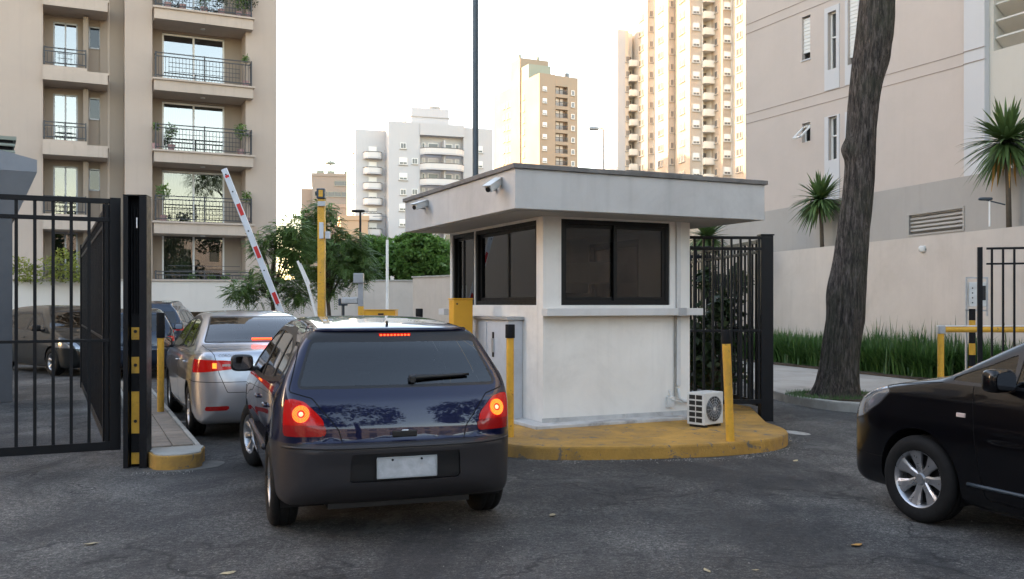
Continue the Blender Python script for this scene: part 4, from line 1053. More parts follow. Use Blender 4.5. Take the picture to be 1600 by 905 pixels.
# ---------------------------------------------------------------- the vehicles
def place(wheel_px, Yd, heading, half, yax):
    """car origin so that its left wheel (outer face) at axle yax stands at the given ground point"""
    h = Vector((math.cos(heading), math.sin(heading), 0)); r = Vector((h.y, -h.x, 0))
    W = Vector((wheel_px[0], Yd, 0)); return W-h*yax+r*half
def ring_lamp(B, root, lamp, x, z, r, rows, mat_, core):
    c = B.on_end(x, z, -1); n = B.nrm(c); q = n.to_track_quat('Z', 'Y'); g = MB(); k0 = 0
    for rad, cnt, sz in rows:
        for k in range(cnt):
            a = 2*math.pi*(k+.5*(k0 % 2))/cnt; p = c+q @ Vector((rad*math.cos(a), rad*math.sin(a), 0))
            p2 = B.on_end(p.x, p.z, -1); g.box(p2+n*.010, (sz, sz, .005), q.to_matrix())
        k0 += 1
    stuff(g.build('lamp_beads', mat_, lamp))
    d = MB().lathe([(core, .0), (core*.8, .006), (core*.4, .010), (0, .011)], 20, 'z'); d.xf(Matrix.Translation(c+n*.007) @ q.to_matrix().to_4x4()); d.build('lamp_core', M['lamp_core'], lamp, True)
M['lamp_core'] = simple('lamp_core', (.9,.35,.3), .2, emis=(1,.10,.05), es=1.2)
M['paint_blue'] = carpaint('metallic_midnight_blue', (.0035,.0055,.030), .35, .32)
M['paint_bumper'] = carpaint('faded_bumper_paint', (.033,.031,.033), .1, .42); M['paint_bumper'].node_tree.nodes['Principled BSDF'].inputs['Coat Weight'].default_value = .35
M['paint_bumper'].node_tree.nodes['Principled BSDF'].inputs['Coat Roughness'].default_value = .2
M['paint_silver'] = carpaint('silver_metallic', (.50,.51,.54), .75, .3)
M['paint_black'] = carpaint('black_paint', (.002,.002,.003), .0, .3)
M['paint_black'].node_tree.nodes['Principled BSDF'].inputs['Coat Weight'].default_value = .75

# --- blue hatchback
def rlamp(sx, poly, r, ymax):
    P = np.array(poly, float); return lambda p: np.maximum(polysdf(p[:, 0]*sx, p[:, 2], P)-r, p[:, 1]-ymax)
hs = hatch_spec(M['paint_blue'], steer=R(14), h=.028)
LP = [(.685,.895),(.74,.91),(1.0,.89),(1.0,.795),(.59,.795),(.61,.82)]
LQ = [(.55,.765),(1.0,.765),(1.0,.735),(.55,.735)]
hs['regions'] += [
    ('rear_glass', rg_rear(sym([(-.665,1.055),(-.57,1.315)]), .035, -1.0), M['glass_car'], .02, -.0),
    ('spoiler_panel', rg_rear(sym([(-.60,1.362),(-.58,1.385)]), .015, -1.0), M['trim'], 0, 0),
    ('lamp_reflector', rlamp(-1, LQ, .022, -1.85), M['lens_red_off'], .0, .005), ('lamp_reflector', rlamp(1, LQ, .022, -1.85), M['lens_red_off'], .0, .005),
    ('tail_lamp', rlamp(-1, LP, .05, -1.85), M['lens_red'], .0, .006), ('tail_lamp', rlamp(1, LP, .05, -1.85), M['lens_red'], .0, .006),
    ('plate_recess', rg_rear([(-.37,.42),(.37,.42),(.36,.585),(-.36,.585)], .012, -1.5), M['trim'], .0, -.012),
    ('bumper', lambda p: np.maximum(p[:, 2]-.668, p[:, 1]+1.45), M['paint_bumper'], .0, 0.0),
    ('front_bumper', lambda p: np.maximum(p[:, 2]-.56, 1.45-p[:, 1]), M['paint_bumper'], .0, 0.0),
    ('headlamp', lambda p: np.maximum(polysdf(np.abs(p[:, 0]), p[:, 2], np.array([(.5,.60),(.95,.64),(.95,.80),(.6,.74)])), 1.45-p[:, 1]), M['headlamp'], .0, .004)]
hs['gaps'] += [rg_rear(sym([(-.40,.66),(-.425,.76),(-.60,.98),(-.735,1.02),(-.615,1.40)]), .02, -1.0)]
BLUE_H = R(109)
blue, BB = make_car('parked_car', 'dark blue hatchback waiting with glowing brake lights and blank plate, nearest to the camera', 'car', hs, (-1.39, 8.25, 0), BLUE_H)
blue.name = 'hatchback_car'
def blue_details(root, B):
    for lamp in [c for c in root.children if c.name.startswith('tail_lamp')]:
        me = lamp.data; sx = 1 if sum(v.co.x for v in me.vertices) > 0 else -1
        ring_lamp(B, root, lamp, sx*.685, .862, .056, [(.030, 20, .0055), (.038, 26, .0055), (.046, 32, .0055), (.054, 38, .0052)], M['led_amber'], .016)
    # brake light, plate, handle, wiper
    g = MB()
    for k in range(9):
        p = B.on_end(-.10+.025*k, 1.378, -1); g.box(p+Vector((0, -.004, 0)), (.014, .006, .011))
    b_ = MB(); 
    for k in range(8):
        p = B.on_end(-.115+.23*(k+.5)/8, 1.378, -1); b_.box(p+Vector((0, .0, 0)), (.0288, .01, .026))
    hb = b_.build('high_brake_light', M['lens_red'], root); g.build('lamp_beads', M['led_red'], hb)
    c = B.on_end(0, .50, -1); p = MB().box(c+Vector((0, -.006, 0)), (.40, .008, .13)).build('licence_plate', M['plate'], root, bevel=.006)
    rm = MB(); 
    for (cx, cz, sx, sz) in ((0,.067,.41,.008),(0,-.067,.41,.008),(-.203,0,.008,.13),(.203,0,.008,.13)): rm.box(c+Vector((cx, -.010, cz)), (sx, .01, sz))
    rm.build('plate_frame', M['plate_rim'], p)
    [MB().cyl(c+Vector((sx*.1, -.008, .052)), c+Vector((sx*.1, -.015, .052)), .008, n=8).build('plate_screw', M['trim'], p) for sx in (-1, 1)]
    c = B.on_end(0, .715, -1); MB().box(c+Vector((0, .0, 0)), (.17, .018, .045)).build('hatch_handle', M['trim'], root, bevel=.008)
    MB().box(c+Vector((0, -.010, .022)), (.05, .012, .012)).build('hatch_latch', M['chrome'], root, bevel=.003)
    pts = []
    for k in range(9):
        t = k/8; q = B.on_end(.06+.44*t, 1.085+.012*t, -1); pts.append(q+Vector((0, -.025, 0)))
    w_ = MB().tube(pts, [.020, .021, .019, .016, .014, .013, .012, .011, .009], 8).build('rear_wiper', M['trim'], root, True)
    q = B.on_end(.08, 1.07, -1); MB().cyl(q+Vector((0, .02, 0)), q+Vector((0, -.035, 0)), .030, .022, 16).build('wiper_hub', M['trim'], w_, bevel=.004)
    # spoiler lip and side roof edges
    pts = [B.on_end(-.60+1.2*k/20, 1.412, -1)+Vector((0, -.012, 0)) for k in range(21)]
    MB().tube(pts, .016, 8).build('spoiler_lip', M['paint_blue'], root, True)
    q = B.on_end(-.18, 1.455, -1); MB().cyl((-.02, -1.50, 1.44), (-.02, -1.50, 1.475), .012, .009, 8).build('washer_jet', M['trim'], root)
    for sx in (-1, 1):
        pts = [B.on_side(y, .50, sx)+Vector((sx*.002, 0, 0)) for y in np.linspace(-.90, .86, 16)]
        MB().tube(pts, .020, 6).build('side_moulding', M['paint_bumper'], root, True)
    pts = [B.on_end(-.80+1.6*k/24, (.640), -1)+Vector((0, -.001, -.0)) for k in range(25)]
    MB().tube(pts, .010, 6).build('bumper_lip', M['paint_bumper'], root, True)
blue_details(blue, BB)

# --- silver saloon
side = [(-2.05,.20),(-2.16,.24),(-2.24,.36),(-2.27,.52),(-2.265,.68),(-2.235,.82),(-2.20,.98),(-2.15,1.045),(-2.0,1.07),(-1.75,1.085),(-1.60,1.12),(-1.3,1.27),(-1.0,1.40),(-.75,1.465),(-.3,1.505),(.15,1.51),(.5,1.46),(.85,1.32),(1.2,1.13),(1.36,1.045),(1.6,.985),(1.9,.88),(2.12,.74),(2.22,.60),(2.25,.45),(2.22,.30),(2.1,.21),(1.9,.19),(0,.18)]
ss = hatch_spec(M['paint_silver'], steer=0.0, h=.03, side=side, axles=(-1.32, 1.34), plan=(-2.28, 2.27, .885, .50, .65), spokes=7, style='mid', rim=.20, wr=.318, mirror=(.86, 1.0), handles=[(-.05,.86),(-.95,.88)])
ss['wz'] = [(0,.78),(.2,.80),(.32,.85),(.5,.872),(.66,.882),(.78,.878),(.90,.862),(.98,.835),(1.06,.79),(1.2,.72),(1.35,.635),(1.46,.56),(1.55,.47)]
SL = [(.44,.86),(.58,.845),(1.0,.80),(1.0,.955),(.55,.935),(.44,.925)]
ss['regions'] = [
    ('side_window', rg_side([(1.05,1.03),(.75,1.24),(.42,1.375),(.10,1.395),(.06,1.045)], .012), M['glass_car'], 0, -.004),
    ('side_window', rg_side([(-.02,1.395),(-.62,1.36),(-.86,1.07),(-.06,1.045)], .012), M['glass_car'], 0, -.004),
    ('side_window', rg_side([(-.70,1.325),(-.92,1.24),(-1.17,1.11),(-.94,1.085)], .008), M['glass_car'], 0, -.004),
    ('window_surround', rg_side([(1.16,1.01),(.78,1.27),(.42,1.42),(-.1,1.44),(-.66,1.39),(-.95,1.28),(-1.26,1.095),(-.8,1.05)], .012), M['trim'], 0, 0),
    ('rear_glass', rg_rear(sym([(-.66,1.145),(-.52,1.42)]), .02, -.4), M['glass_car'], .016, 0),
    ('windscreen_glass', rg_front(sym([(-.68,1.10),(-.52,1.42)]), .03, .2), M['glass_car'], .02, 0),
    ('tail_lamp', rlamp(-1, SL, .012, -1.88), M['lens_red'], 0, .005), ('tail_lamp', rlamp(1, SL, .012, -1.88), M['lens_red'], 0, .005),
    ('rear_reflector', rlamp(-1, [(.50,.385),(.74,.375),(.74,.41),(.50,.42)], .008, -1.8), M['lens_red_off'], 0, .003), ('rear_reflector', rlamp(1, [(.50,.385),(.74,.375),(.74,.41),(.50,.42)], .008, -1.8), M['lens_red_off'], 0, .003),
    ('boot_garnish', rg_rear(sym([(-.42,.875),(-.42,.90)]), .012, -1.8), M['chrome'], 0, .004)]
ss['gaps'] += [rg_rear(sym([(-.50,.60),(-.58,.80),(-.63,1.02),(-.70,1.12)]), .02, -1.55), lambda p: np.maximum(p[:, 2]-.70, p[:, 1]+1.62)]
silver, SB = make_car('saloon_car', 'silver saloon ahead of the dark blue hatchback, its left tail lamp lit', 'car', ss, (0, 0, 0), R(115))
silver.location = place(((272-800)/FPX*13.9-.03, 0), 13.75, R(115), .86, 1.34)
q = SB.on_end(-.40, 1.0, -1)
for k, lamp in enumerate([c for c in silver.children if c.name.startswith('tail_lamp')]):
    sx = 1 if sum(v.co.x for v in lamp.data.vertices) > 0 else -1
    g = MB()
    for a in (.635, .65, .665):
        for zz in (.865, .88, .895, .91): g.box(SB.on_end(sx*a, zz, -1)+Vector((0, -.006, 0)), (.0152, .006, .0152))
    g.build('lamp_beads', M['led_amber'], lamp)
    g = MB()
    for a in (.46, .49, .52, .55): g.box(SB.on_end(sx*a, .892, -1)+Vector((0, -.005, 0)), (.03, .006, .026))
    g.build('reversing_lens', M['lens_clear'], lamp)
MB().box((0, -1.50, 1.165), (.24, .03, .028)).build('high_brake_light', M['led_red'], silver)
c = SB.on_end(0, .72, -1); MB().box(c+Vector((0, -.004, .02)), (.40, .01, .13)).build('licence_plate', M['plate'], silver, bevel=.005)
def text_obj(body, size, mat_, parent, M4, name, ext=.001):
    cu = bpy.data.curves.new(name, 'FONT'); cu.body = body; cu.size = size; cu.extrude = ext; cu.align_x = 'CENTER'; cu.align_y = 'CENTER'
    o = bpy.data.objects.new(name, cu); C.objects.link(o); me = bpy.data.meshes.new_from_object(o); bpy.data.objects.remove(o)
    me.transform(M4); me.materials.append(mat_); return link(name, me, parent)
c = SB.on_end(-.50, 1.0, -1)
text_obj('COROLLA', .045, M['chrome'], silver, Matrix.Translation(c+Vector((0, -.006, 0))) @ Matrix.Rotation(R(-8), 4, 'Z') @ Matrix.Rotation(R(90), 4, 'X'), 'badge_lettering')

# --- black compact at the right edge
side = [(-1.9,.22),(-2.0,.26),(-2.06,.5),(-2.05,.8),(-2.0,1.05),(-1.85,1.3),(-1.7,1.45),(-1.35,1.52),(-.7,1.56),(-.1,1.56),(.3,1.50),(.72,1.325),(1.08,1.15),(1.22,1.095),(1.45,1.06),(1.75,.995),(2.0,.895),(2.13,.78),(2.20,.66),(2.26,.52),(2.26,.38),(2.17,.27),(1.95,.21),(0,.19)]
ks = hatch_spec(M['paint_black'], steer=R(4), h=.028, side=side, wr=.318, axles=(-1.30, 1.30), plan=(-2.08, 2.29, .885, .42, .62), spokes=7, style='broad', rim=.212, track=1.56, ww=.205, arch=.372, mirror=(.52, 1.045), handles=[(-.20,.92),(-1.0,.95)], mirror_mat=M['paint_black'])
ks['wz'] = [(0,.78),(.2,.80),(.32,.85),(.5,.872),(.66,.885),(.80,.88),(.93,.865),(1.02,.84),(1.1,.80),(1.25,.735),(1.38,.665),(1.5,.58),(1.6,.50)]
ks['bulges'] = [(1.30,.62,.50,.20,.018),(-1.3,.62,.5,.2,.018),(0,.74,1.6,.02,.008),(1.3,.93,.5,.02,.004)]
HL = np.array([(1.58,.935),(1.66,.975),(1.90,.925),(2.5,.78),(2.5,.66),(2.12,.665),(1.86,.73),(1.68,.84)])
def rhead(sx): return lambda p: np.maximum(polysdf(p[:, 1], p[:, 2], HL)-.012, .46-p[:, 0]*sx)
ks['regions'] = [
    ('side_window', rg_side([(1.00,1.075),(.74,1.17),(.56,1.25),(.54,1.065)], .012), M['glass_car'], 0, -.004),
    ('side_window', rg_side([(.49,1.28),(.27,1.40),(-.05,1.445),(-.09,1.075),(.49,1.065)], .012), M['glass_car'], 0, -.004),
    ('side_window', rg_side([(-.18,1.445),(-.95,1.41),(-1.0,1.12),(-.20,1.075)], .012), M['glass_car'], 0, -.004),
    ('window_surround', rg_side([(1.10,1.05),(.76,1.21),(.30,1.45),(-.2,1.49),(-1.0,1.46),(-1.5,1.30),(-1.5,1.16),(-.5,1.04)], .012), M['trim'], 0, 0),
    ('rear_glass', rg_rear(sym([(-.62,1.10),(-.52,1.42)]), .035, -1.0), M['glass_car'], .02, 0),
    ('windscreen_glass', rg_front(sym([(-.69,1.175),(-.54,1.475)]), .03, .1), M['glass_car'], .022, 0),
    ('headlamp', rhead(-1), M['headlamp'], .008, .003), ('headlamp', rhead(1), M['headlamp'], .008, .003),
    ('grille', rg_front(sym([(-.36,.40),(-.42,.56)]), .05, 1.6), M['trim'], 0, -.01),
    ('tail_lamp', rlamp(-1, [(.6,.8),(1,.8),(1,1.1),(.66,1.1)], .01, -1.6), M['lens_red_off'], 0, .004), ('tail_lamp', rlamp(1, [(.6,.8),(1,.8),(1,1.1),(.66,1.1)], .01, -1.6), M['lens_red_off'], 0, .004)]
ks['gaps'] = [lambda p: rg_side([(.80,1.04),(.76,.62),(.70,.30),(-.08,.27),(-.11,1.04)], .02)(p), lambda p: rg_side([(-.13,1.03),(-.10,.30),(-.78,.31),(-1.0,.62),(-1.04,1.05)], .02)(p),
    lambda p: np.maximum(polysdf(p[:, 1], p[:, 2], np.array([(1.06,1.045),(1.5,1.0),(1.72,.955),(2.3,.80),(2.3,1.7),(1.06,1.7)])), 1.0-p[:, 1]),
    lambda p: np.maximum(p[:, 2]-.43-.0*p[:, 0], 1.55-p[:, 1])]
black, KB = make_car('compact_car', 'black compact car cut off by the right edge, silver seven spoke front wheel', 'car', ks, (0, 0, 0), R(111))
black.location = place((2.97, 0), 6.80, R(111), .86, 1.30)
for sx in (-1, 1):
    q = KB.on_side(.90, .83, sx); MB().box(q, (.014, .075, .030)).build('side_repeater', M['lens_clear'], black, bevel=.005)
    pts = [KB.on_side(y, .36, sx) for y in np.linspace(-.86, .86, 14)]; MB().tube(pts, .014, 6).build('sill_strip', M['slate_metal'], black, True)
    q = KB.on_side(.52, 1.1, sx); MB().box((q.x+sx*.17, .585, 1.075), (.09, .012, .022)).build('mirror_indicator', M['lens_clear'], black, bevel=.004)
    g = MB()
    for k in range(18):
        t = k/17; z_ = .845+.05*t
    for (x_, z_, r_) in ((.70,.872,.040),(.60,.845,.028)):
        q = KB.on_end(sx*x_, z_, 1); n = KB.nrm(q); qq = n.to_track_quat('Z', 'Y'); d = MB().lathe([(r_, .004), (r_*.9, .008), (r_*.75, .004), (r_*.4, .010), (0, .012)], 20, 'z'); d.xf(Matrix.Translation(q) @ qq.to_matrix().to_4x4()); d.build('headlamp_bulb', M['chrome'], black, True)

# --- vehicles further off, seen through the gate and beyond the lane
M['paint_dark'] = carpaint('dark_green_black', (.012,.014,.014), .2, .35); M['paint_white_c'] = carpaint('white_car_paint', (.55,.56,.57), 0, .3); M['paint_navy'] = carpaint('navy_car_paint', (.02,.03,.05), .3, .35)
def far_spec(paint, s_=1.0, tall=0.0):
    s = hatch_spec(paint, h=.055, interior=False, mirror=(.70, 1.0))
    if tall:
        s['side'] = [(q[0], q[1] if q[1] < .9 else .9+(q[1]-.9)*(1+tall))+tuple(q[2:]) for q in s['side']]
    s['regions'] = s['regions'] + [('rear_glass', rg_rear(sym([(-.64,1.04),(-.56,1.34)]), .03, -1.0), M['glass_car'], 0, 0), ('tail_lamp', rlamp(-1, LP, .0, -1.7), M['lens_red'], 0, .004), ('tail_lamp', rlamp(1, LP, .0, -1.7), M['lens_red'], 0, .004),
        ('headlamp', lambda p: np.maximum(polysdf(-p[:, 0], p[:, 2], np.array([(.5,.60),(.95,.64),(.95,.80),(.6,.74)])), 1.45-p[:, 1]), M['headlamp'], 0, .004),
        ('headlamp', lambda p: np.maximum(polysdf(p[:, 0], p[:, 2], np.array([(.5,.60),(.95,.64),(.95,.80),(.6,.74)])), 1.45-p[:, 1]), M['headlamp'], 0, .004)]
    s['gaps'] = []; s['spokes'] = 6; return s
c1, _ = make_car('parked_car', 'dark car facing the gate, pale sky in its windscreen, seen through the left bars', 'car', far_spec(M['paint_dark'], 1, .12), gr(66, 588)+Vector((-.3, 1.6, 0)), R(-40))
c2, _ = make_car('parked_car', 'white car parked beyond the thin yellow post, seen through the left gate', 'car', far_spec(M['paint_white_c']), Vector((-12.6, 26.5, 0)), R(-75))
c3, _ = make_car('parked_car', 'dark parked car half hidden behind the bollard left of the silver saloon', 'car', far_spec(M['paint_navy']), Vector((-8.75, 21.6, 0)), R(110))
c4, _ = make_car('parked_van', 'tall dark van with red tail lamps in front of the garage opening', 'van', far_spec(M['paint_navy'], 1, .35), Vector((-11.2, 30.0, 0)), R(100))
# ---------------------------------------------------------------- ticket booth
bo = thing('ticket_booth', 'white ticket booth with dark windows under a wide flat grey roof', 'booth', C0, TH)
BX, BY = 2.13, 3.07; ZB, ZS = .178, 2.66
FW = (.25, 1.82, 1.585, 2.63)
LW1 = (.18, 2.12, 1.585, 2.62); LW2 = (2.14, 2.99, 1.585, 2.62)
MB().wall(0, BX, ZB, ZS, [FW], .14).build('front_wall', M['booth'], bo, weld=True, bevel=.006)
lw = MB().wall(-BY, -.142, ZB, ZS, [(-LW1[1], -LW1[0], LW1[2], LW1[3]), (-LW2[1], -LW2[0], LW2[2], LW2[3])], .14); lw.xf(Matrix.Rotation(R(-90), 4, 'Z')); lw.build('side_wall', M['booth'], bo, weld=True, bevel=.006)
rw = MB().wall(.142, BY, ZB, ZS, [(1.0, 2.4, 1.3, 2.5)], .14); rw.xf(Matrix.Translation((BX, 0, 0)) @ Matrix.Rotation(R(90), 4, 'Z')); rw.build('side_wall', M['booth'], bo)
MB().wall(.142, BX-.142, ZB, ZS, [(.4, 1.6, 1.3, 2.5)], .14, BY-.14).build('rear_wall', M['booth'], bo)
MB().b(.14, BX-.14, .14, BY-.14, ZB, .25).build('floor', M['interior'], bo); MB().b(.14, BX-.14, .14, BY-.14, ZS-.06, ZS-.004).build('ceiling', M['soffit'], bo)
MB().b(-.012, BX+.012, -.012, -.001, ZB, ZB+.05).build('skirting', M['plinth'], bo)
# roof
RX0, RX1_, RY0, RY1 = -.65, 2.845, -.60, 3.23
roof = MB().b(RX0, RX1_, RY0, RY1, ZS, 3.105).build('roof', M['fascia'], bo, bevel=.008)
MB().b(RX0+.12, RX1_-.12, RY0+.12, RY1-.12, ZS-.006, ZS).build('soffit', M['soffit'], roof)
MB().b(RX0-.03, RX1_+.03, RY0-.03, RY1+.03, 3.105, 3.16).build('roof_coping', M['coping'], roof, bevel=.008)
MB().b(.9, 2.0, -.45, .2, 3.163, 3.20).build('roof_hatch', M['coping'], roof)
def sliding(x0, x1, z0, z1, y, parent, mid=None, M4=None, thick=.05, nm='window'):
    mid = (x0+x1)/2 if mid is None else mid; g = MB(); t = .055
    for (a, b, c, d) in ((x0,x0+t,z0,z1),(x1-t,x1,z0,z1),(x0+t,x1-t,z1-t,z1),(x0+t,x1-t,z0,z0+t)): g.b(a, b, y, y+.09, c, d)
    if M4 is not None: g.xf(M4)
    w_ = g.build(nm, M['frame'], parent, bevel=.004)
    for (a, b, yo) in ((x0+t, mid+.03, .048), (mid-.03, x1-t, .012)):
        s = MB(); q = .045
        for (c, d, e, f) in ((a,a+q,z0+t,z1-t),(b-q,b,z0+t,z1-t),(a+q,b-q,z1-t-q,z1-t),(a+q,b-q,z0+t,z0+t+q)): s.b(c, d, y+yo, y+yo+.03, e, f)
        p_ = MB().b(a+q, b-q, y+yo+.012, y+yo+.018, z0+t+q, z1-t-q)
        if M4 is not None: s.xf(M4); p_.xf(M4)
        s.build('sash', M['frame'], w_, bevel=.003); p_.build('pane', M['glass_dark'], w_)
    return w_
sliding(*FW, .02, bo)
ML = Matrix.Rotation(R(-90), 4, 'Z')
sliding(-LW1[1], -LW1[0], LW1[2], LW1[3], .02, bo, -1.05, ML); sliding(-LW2[1], -LW2[0], LW2[2], LW2[3], .02, bo, -2.6, ML)
sliding(.4, 1.6, 1.3, 2.5, BY-.12, bo); sliding(1.0, 2.4, 1.3, 2.5, .03, bo, None, Matrix.Translation((BX, 0, 0)) @ Matrix.Rotation(R(90), 4, 'Z'))
MB().b(-.02, BX+.10, -.15, -.001, 1.455, 1.545).build('counter_shelf', M['sill'], bo, bevel=.006)
MB().b(BX-.28, BX-.16, -.156, -.148, 1.45, 1.55).build('shelf_plate', M['galv'], bo)
MB().b(-.21, -.002, 2.78, 3.0, 1.44, 1.53).build('side_shelf', M['sill'], bo, bevel=.006)
MB().b(1.905, 1.965, -.035, -.002, .55, ZS).build('conduit', M['sill'], bo, bevel=.006); MB().cyl((1.885, -.015, .42), (1.885, -.015, 1.45), .010, n=8).build('cable', M['kerb'], bo)
cp = MB().tube([(1.93,-.03,.52),(1.93,-.05,.40),(1.98,-.07,.36),(2.2,-.12,.33)], .020, 8).build('pipe', M['plastic_white'], bo, True); MB().b(1.76, 1.86, -.045, -.002, .28, .42).build('junction_box', M['plastic_white'], bo, bevel=.006)
MB().tube([(1.80,-.02,.5),(1.81,-.04,.38),(1.98,-.06,.345),(2.2,-.10,.30)], .012, 8).build('pipe', M['plastic_white'], bo, True)
# inside
dk = MB().b(.16, 1.9, .16, .62, 1.0, 1.05).build('desk', M['seat'], bo); 
M['paper_orange'] = simple('orange_folder', (.55,.12,.02), .6)
MB().b(.2, .5, .8, 1.1, 1.3, 1.52).build('folder', M['paper_orange'], bo); mon = MB().b(1.25, 1.7, .35, .39, 1.2, 1.5); mon.build('monitor', M['trim'], bo)
MB().b(.9, 1.35, 1.2, 1.3, .3, 1.75).build('chair_back', M['seat'], bo)
MB().b(1.55, 1.95, 1.6, 2.3, 1.9, 2.2).build('wall_air_unit', M['plastic_white'], bo, bevel=.02)
for k_, (x_, z_) in enumerate(((1.72,1.8),(1.74,2.12))): MB().b(x_-.12, x_+.1, BY-.16, BY-.145, z_-.12, z_+.14).build('wall_notice', M['plastic_white'], bo)
# white cabinet against the booth
cb = thing('meter_cabinet', 'pale grey metal cabinet with a recessed handle on the booth side wall', 'cabinet', bw(-.0, .55), TH)
MB().b(-.20, -.004, 0.0, 1.30, .16, 1.40).build('cabinet_body', M['cab_white'], cb, bevel=.008); MB().b(-.24, -.004, -.04, 1.34, 1.40, 1.44).build('cabinet_top', M['galv'], cb, bevel=.005)
for (a, b) in ((.03,.63),(.67,1.27)):
    d = MB().b(-.212, -.201, a, b, .22, 1.36).build('cabinet_door', M['cab_white'], cb, bevel=.004)
    if a < .1: MB().b(-.232, -.213, .40, .47, .98, 1.16).build('handle', M['galv'], d, bevel=.006); MB().b(-.222, -.213, .41, .46, .92, 1.24).build('handle_plate', M['trim'], d)
# security cameras on the roof edge
def cctv(loc, aim, label, rz_=0.0):
    o = thing('security_camera', label, 'camera', loc, rz_, 'security cameras on the booth roof')
    b_ = MB().cyl((0,0,0),(0,.02,0),.05,n=14).build('mount_plate', M['galv'], o, bevel=.003)
    MB().tube([(0,0,0),(0,-.06,-.0),(aim[0]*.3,-.10,.02)], .013, 8).build('arm', M['galv'], o, True)
    a = Vector(aim).normalized(); q = a.to_track_quat('Y', 'Z').to_matrix().to_4x4(); c = Vector((aim[0]*.3,-.10,.03))
    bd = MB().b(-.042,.042,-.12,.16,-.035,.045); bd.xf(Matrix.Translation(c) @ q); bb = bd.build('camera_body', M['plastic_white'], o, bevel=.014, seg=3)
    hd = MB().b(-.050,.050,-.13,.19,.047,.056); hd.xf(Matrix.Translation(c) @ q); hd.build('sun_shield', M['plastic_white'], o, bevel=.003)
    le = MB().cyl((0,.155,0),(0,.168,0),.03,n=14); le.xf(Matrix.Translation(c) @ q); le.build('lens', M['trim'], bb)
    return o
def fas(t, z): p = bw(RX0, t); return Vector((p.x, p.y, z))
cctv(fas(RY0+.50, 2.92), (.55,-.75,-.42), 'white bullet camera on the booth fascia, near the roof corner', TH-math.pi/2)
cctv(fas(RY0+2.95, 2.93), (.45,-.75,-.25), 'white bullet camera on the booth fascia, at the far left end', TH-math.pi/2)
# air conditioner
ac = thing('air_conditioner', 'white air conditioner condenser standing on the yellow island by the booth corner', 'air conditioner', gr(1103, 668, .14)+Vector((.02, .14, 0)), R(42))
MB().b(-.19,.19,-.125,.125,.03,.41).build('casing', M['plastic_white'], ac, bevel=.012, seg=3)
for sx in (-.13,.13): MB().b(sx-.03,sx+.03,-.11,.11,0,.035).build('foot', M['trim'], ac)
fd = MB().cyl((0,-.126,.215),(0,-.128,.215),.15,n=36).build('fan_opening', M['trim'], ac)
gl = MB()
for r_ in (.03,.06,.09,.12,.15):
    gl.tube([(r_*math.cos(2*math.pi*k/28), -.137, .215+r_*math.sin(2*math.pi*k/28)) for k in range(29)], .0028, 4, False)
for k in range(16): a_ = 2*math.pi*k/16; gl.cyl((.02*math.cos(a_),-.137,.215+.02*math.sin(a_)), (.152*math.cos(a_),-.134,.215+.152*math.sin(a_)), .0025, n=4)
stuff(gl.build('fan_grille', M['galv'], fd)); MB().cyl((0,-.14,.215),(0,-.13,.215),.018,n=12).build('fan_hub', M['plastic_white'], fd)
for k in range(5):
    a_ = 2*math.pi*k/5; MB().box((.075*math.cos(a_), -.1295, .215+.075*math.sin(a_)), (.11, .002, .05), Matrix.Rotation(-a_, 3, 'Y')).build('fan_blade', M['slate_metal'], fd)
for r_ in range(5):
    for c_ in range(2): MB().b(-.1925,-.189,-.095+c_*.10,-.095+c_*.10+.085,.06+r_*.068,.06+r_*.068+.05).build('side_grille', M['trim'], ac)
MB().b(.19,.215,-.02,.09,.10,.22).build('valve_cover', M['plastic_white'], ac, bevel=.006)
# orange cabinet (barrier machine) near the booth
oc = thing('barrier_cabinet', 'tall plain orange steel cabinet beside the booth window', 'cabinet', at(720, 475, 12.3)+Vector((0, 0, -CH+.0)), TH)
MB().b(-.135,.135,-.09,.09,.10,1.655).build('cabinet_body', M['cabinet_orange'], oc, bevel=.008); MB().b(-.142,.142,-.097,.097,1.657,1.675).build('cabinet_lid', M['cabinet_orange'], oc, bevel=.004); MB().b(-.15,.15,-.11,.11,-.0,.10).build('base', M['trim'], oc)
MB().cyl((-.09,-.091,1.60),(-.09,-.098,1.60),.012,n=10).build('lock', M['trim'], oc)
# bollards
def bollard(base, h, r, label, cap_h, top=None, mat_='yellow', lean=(0, 0), wide=0.0, group='yellow steel bollards'):
    o = thing('bollard', label, 'bollard', base, 0, group); t = Vector((lean[0], lean[1], h))
    MB().cyl((0,0,-.0), t*((h-cap_h)/h), r, n=20).build('post', M[mat_], o, angle=40)
    q0 = t*((h-cap_h)/h); MB().cyl(q0, t, r+wide+.003, n=20).build('cap', M['black_matt'], o, bevel=.006, angle=40)
    return o
bollard(gr(797, 683, .14)+Vector((0,.02,0)), 1.235, .042, 'yellow bollard with a dark cap at the left end of the island, by the cabinet', .15, wide=.008)
bollard(gr(1141, 709)+Vector((0,-.03,0)), 1.325, .045, 'leaning scuffed yellow bollard on the kerb in front of the condenser', .15, lean=(-.055, 0))
bollard(gr(251, 645, .13), 1.35, .045, 'grimy yellow bollard with a black box top left of the silver saloon', .34, wide=.006)
bollard(Vector((-2.0, 20.0, 0)), 1.50, .075, 'short black topped bollard poking up over the hatchback roof by the garden wall', .30)
bollard(gr(122, 604)+Vector((0,.3,0)), .95, .05, 'thin yellow post with no cap behind the left gate bars', .03, mat_='yellow')
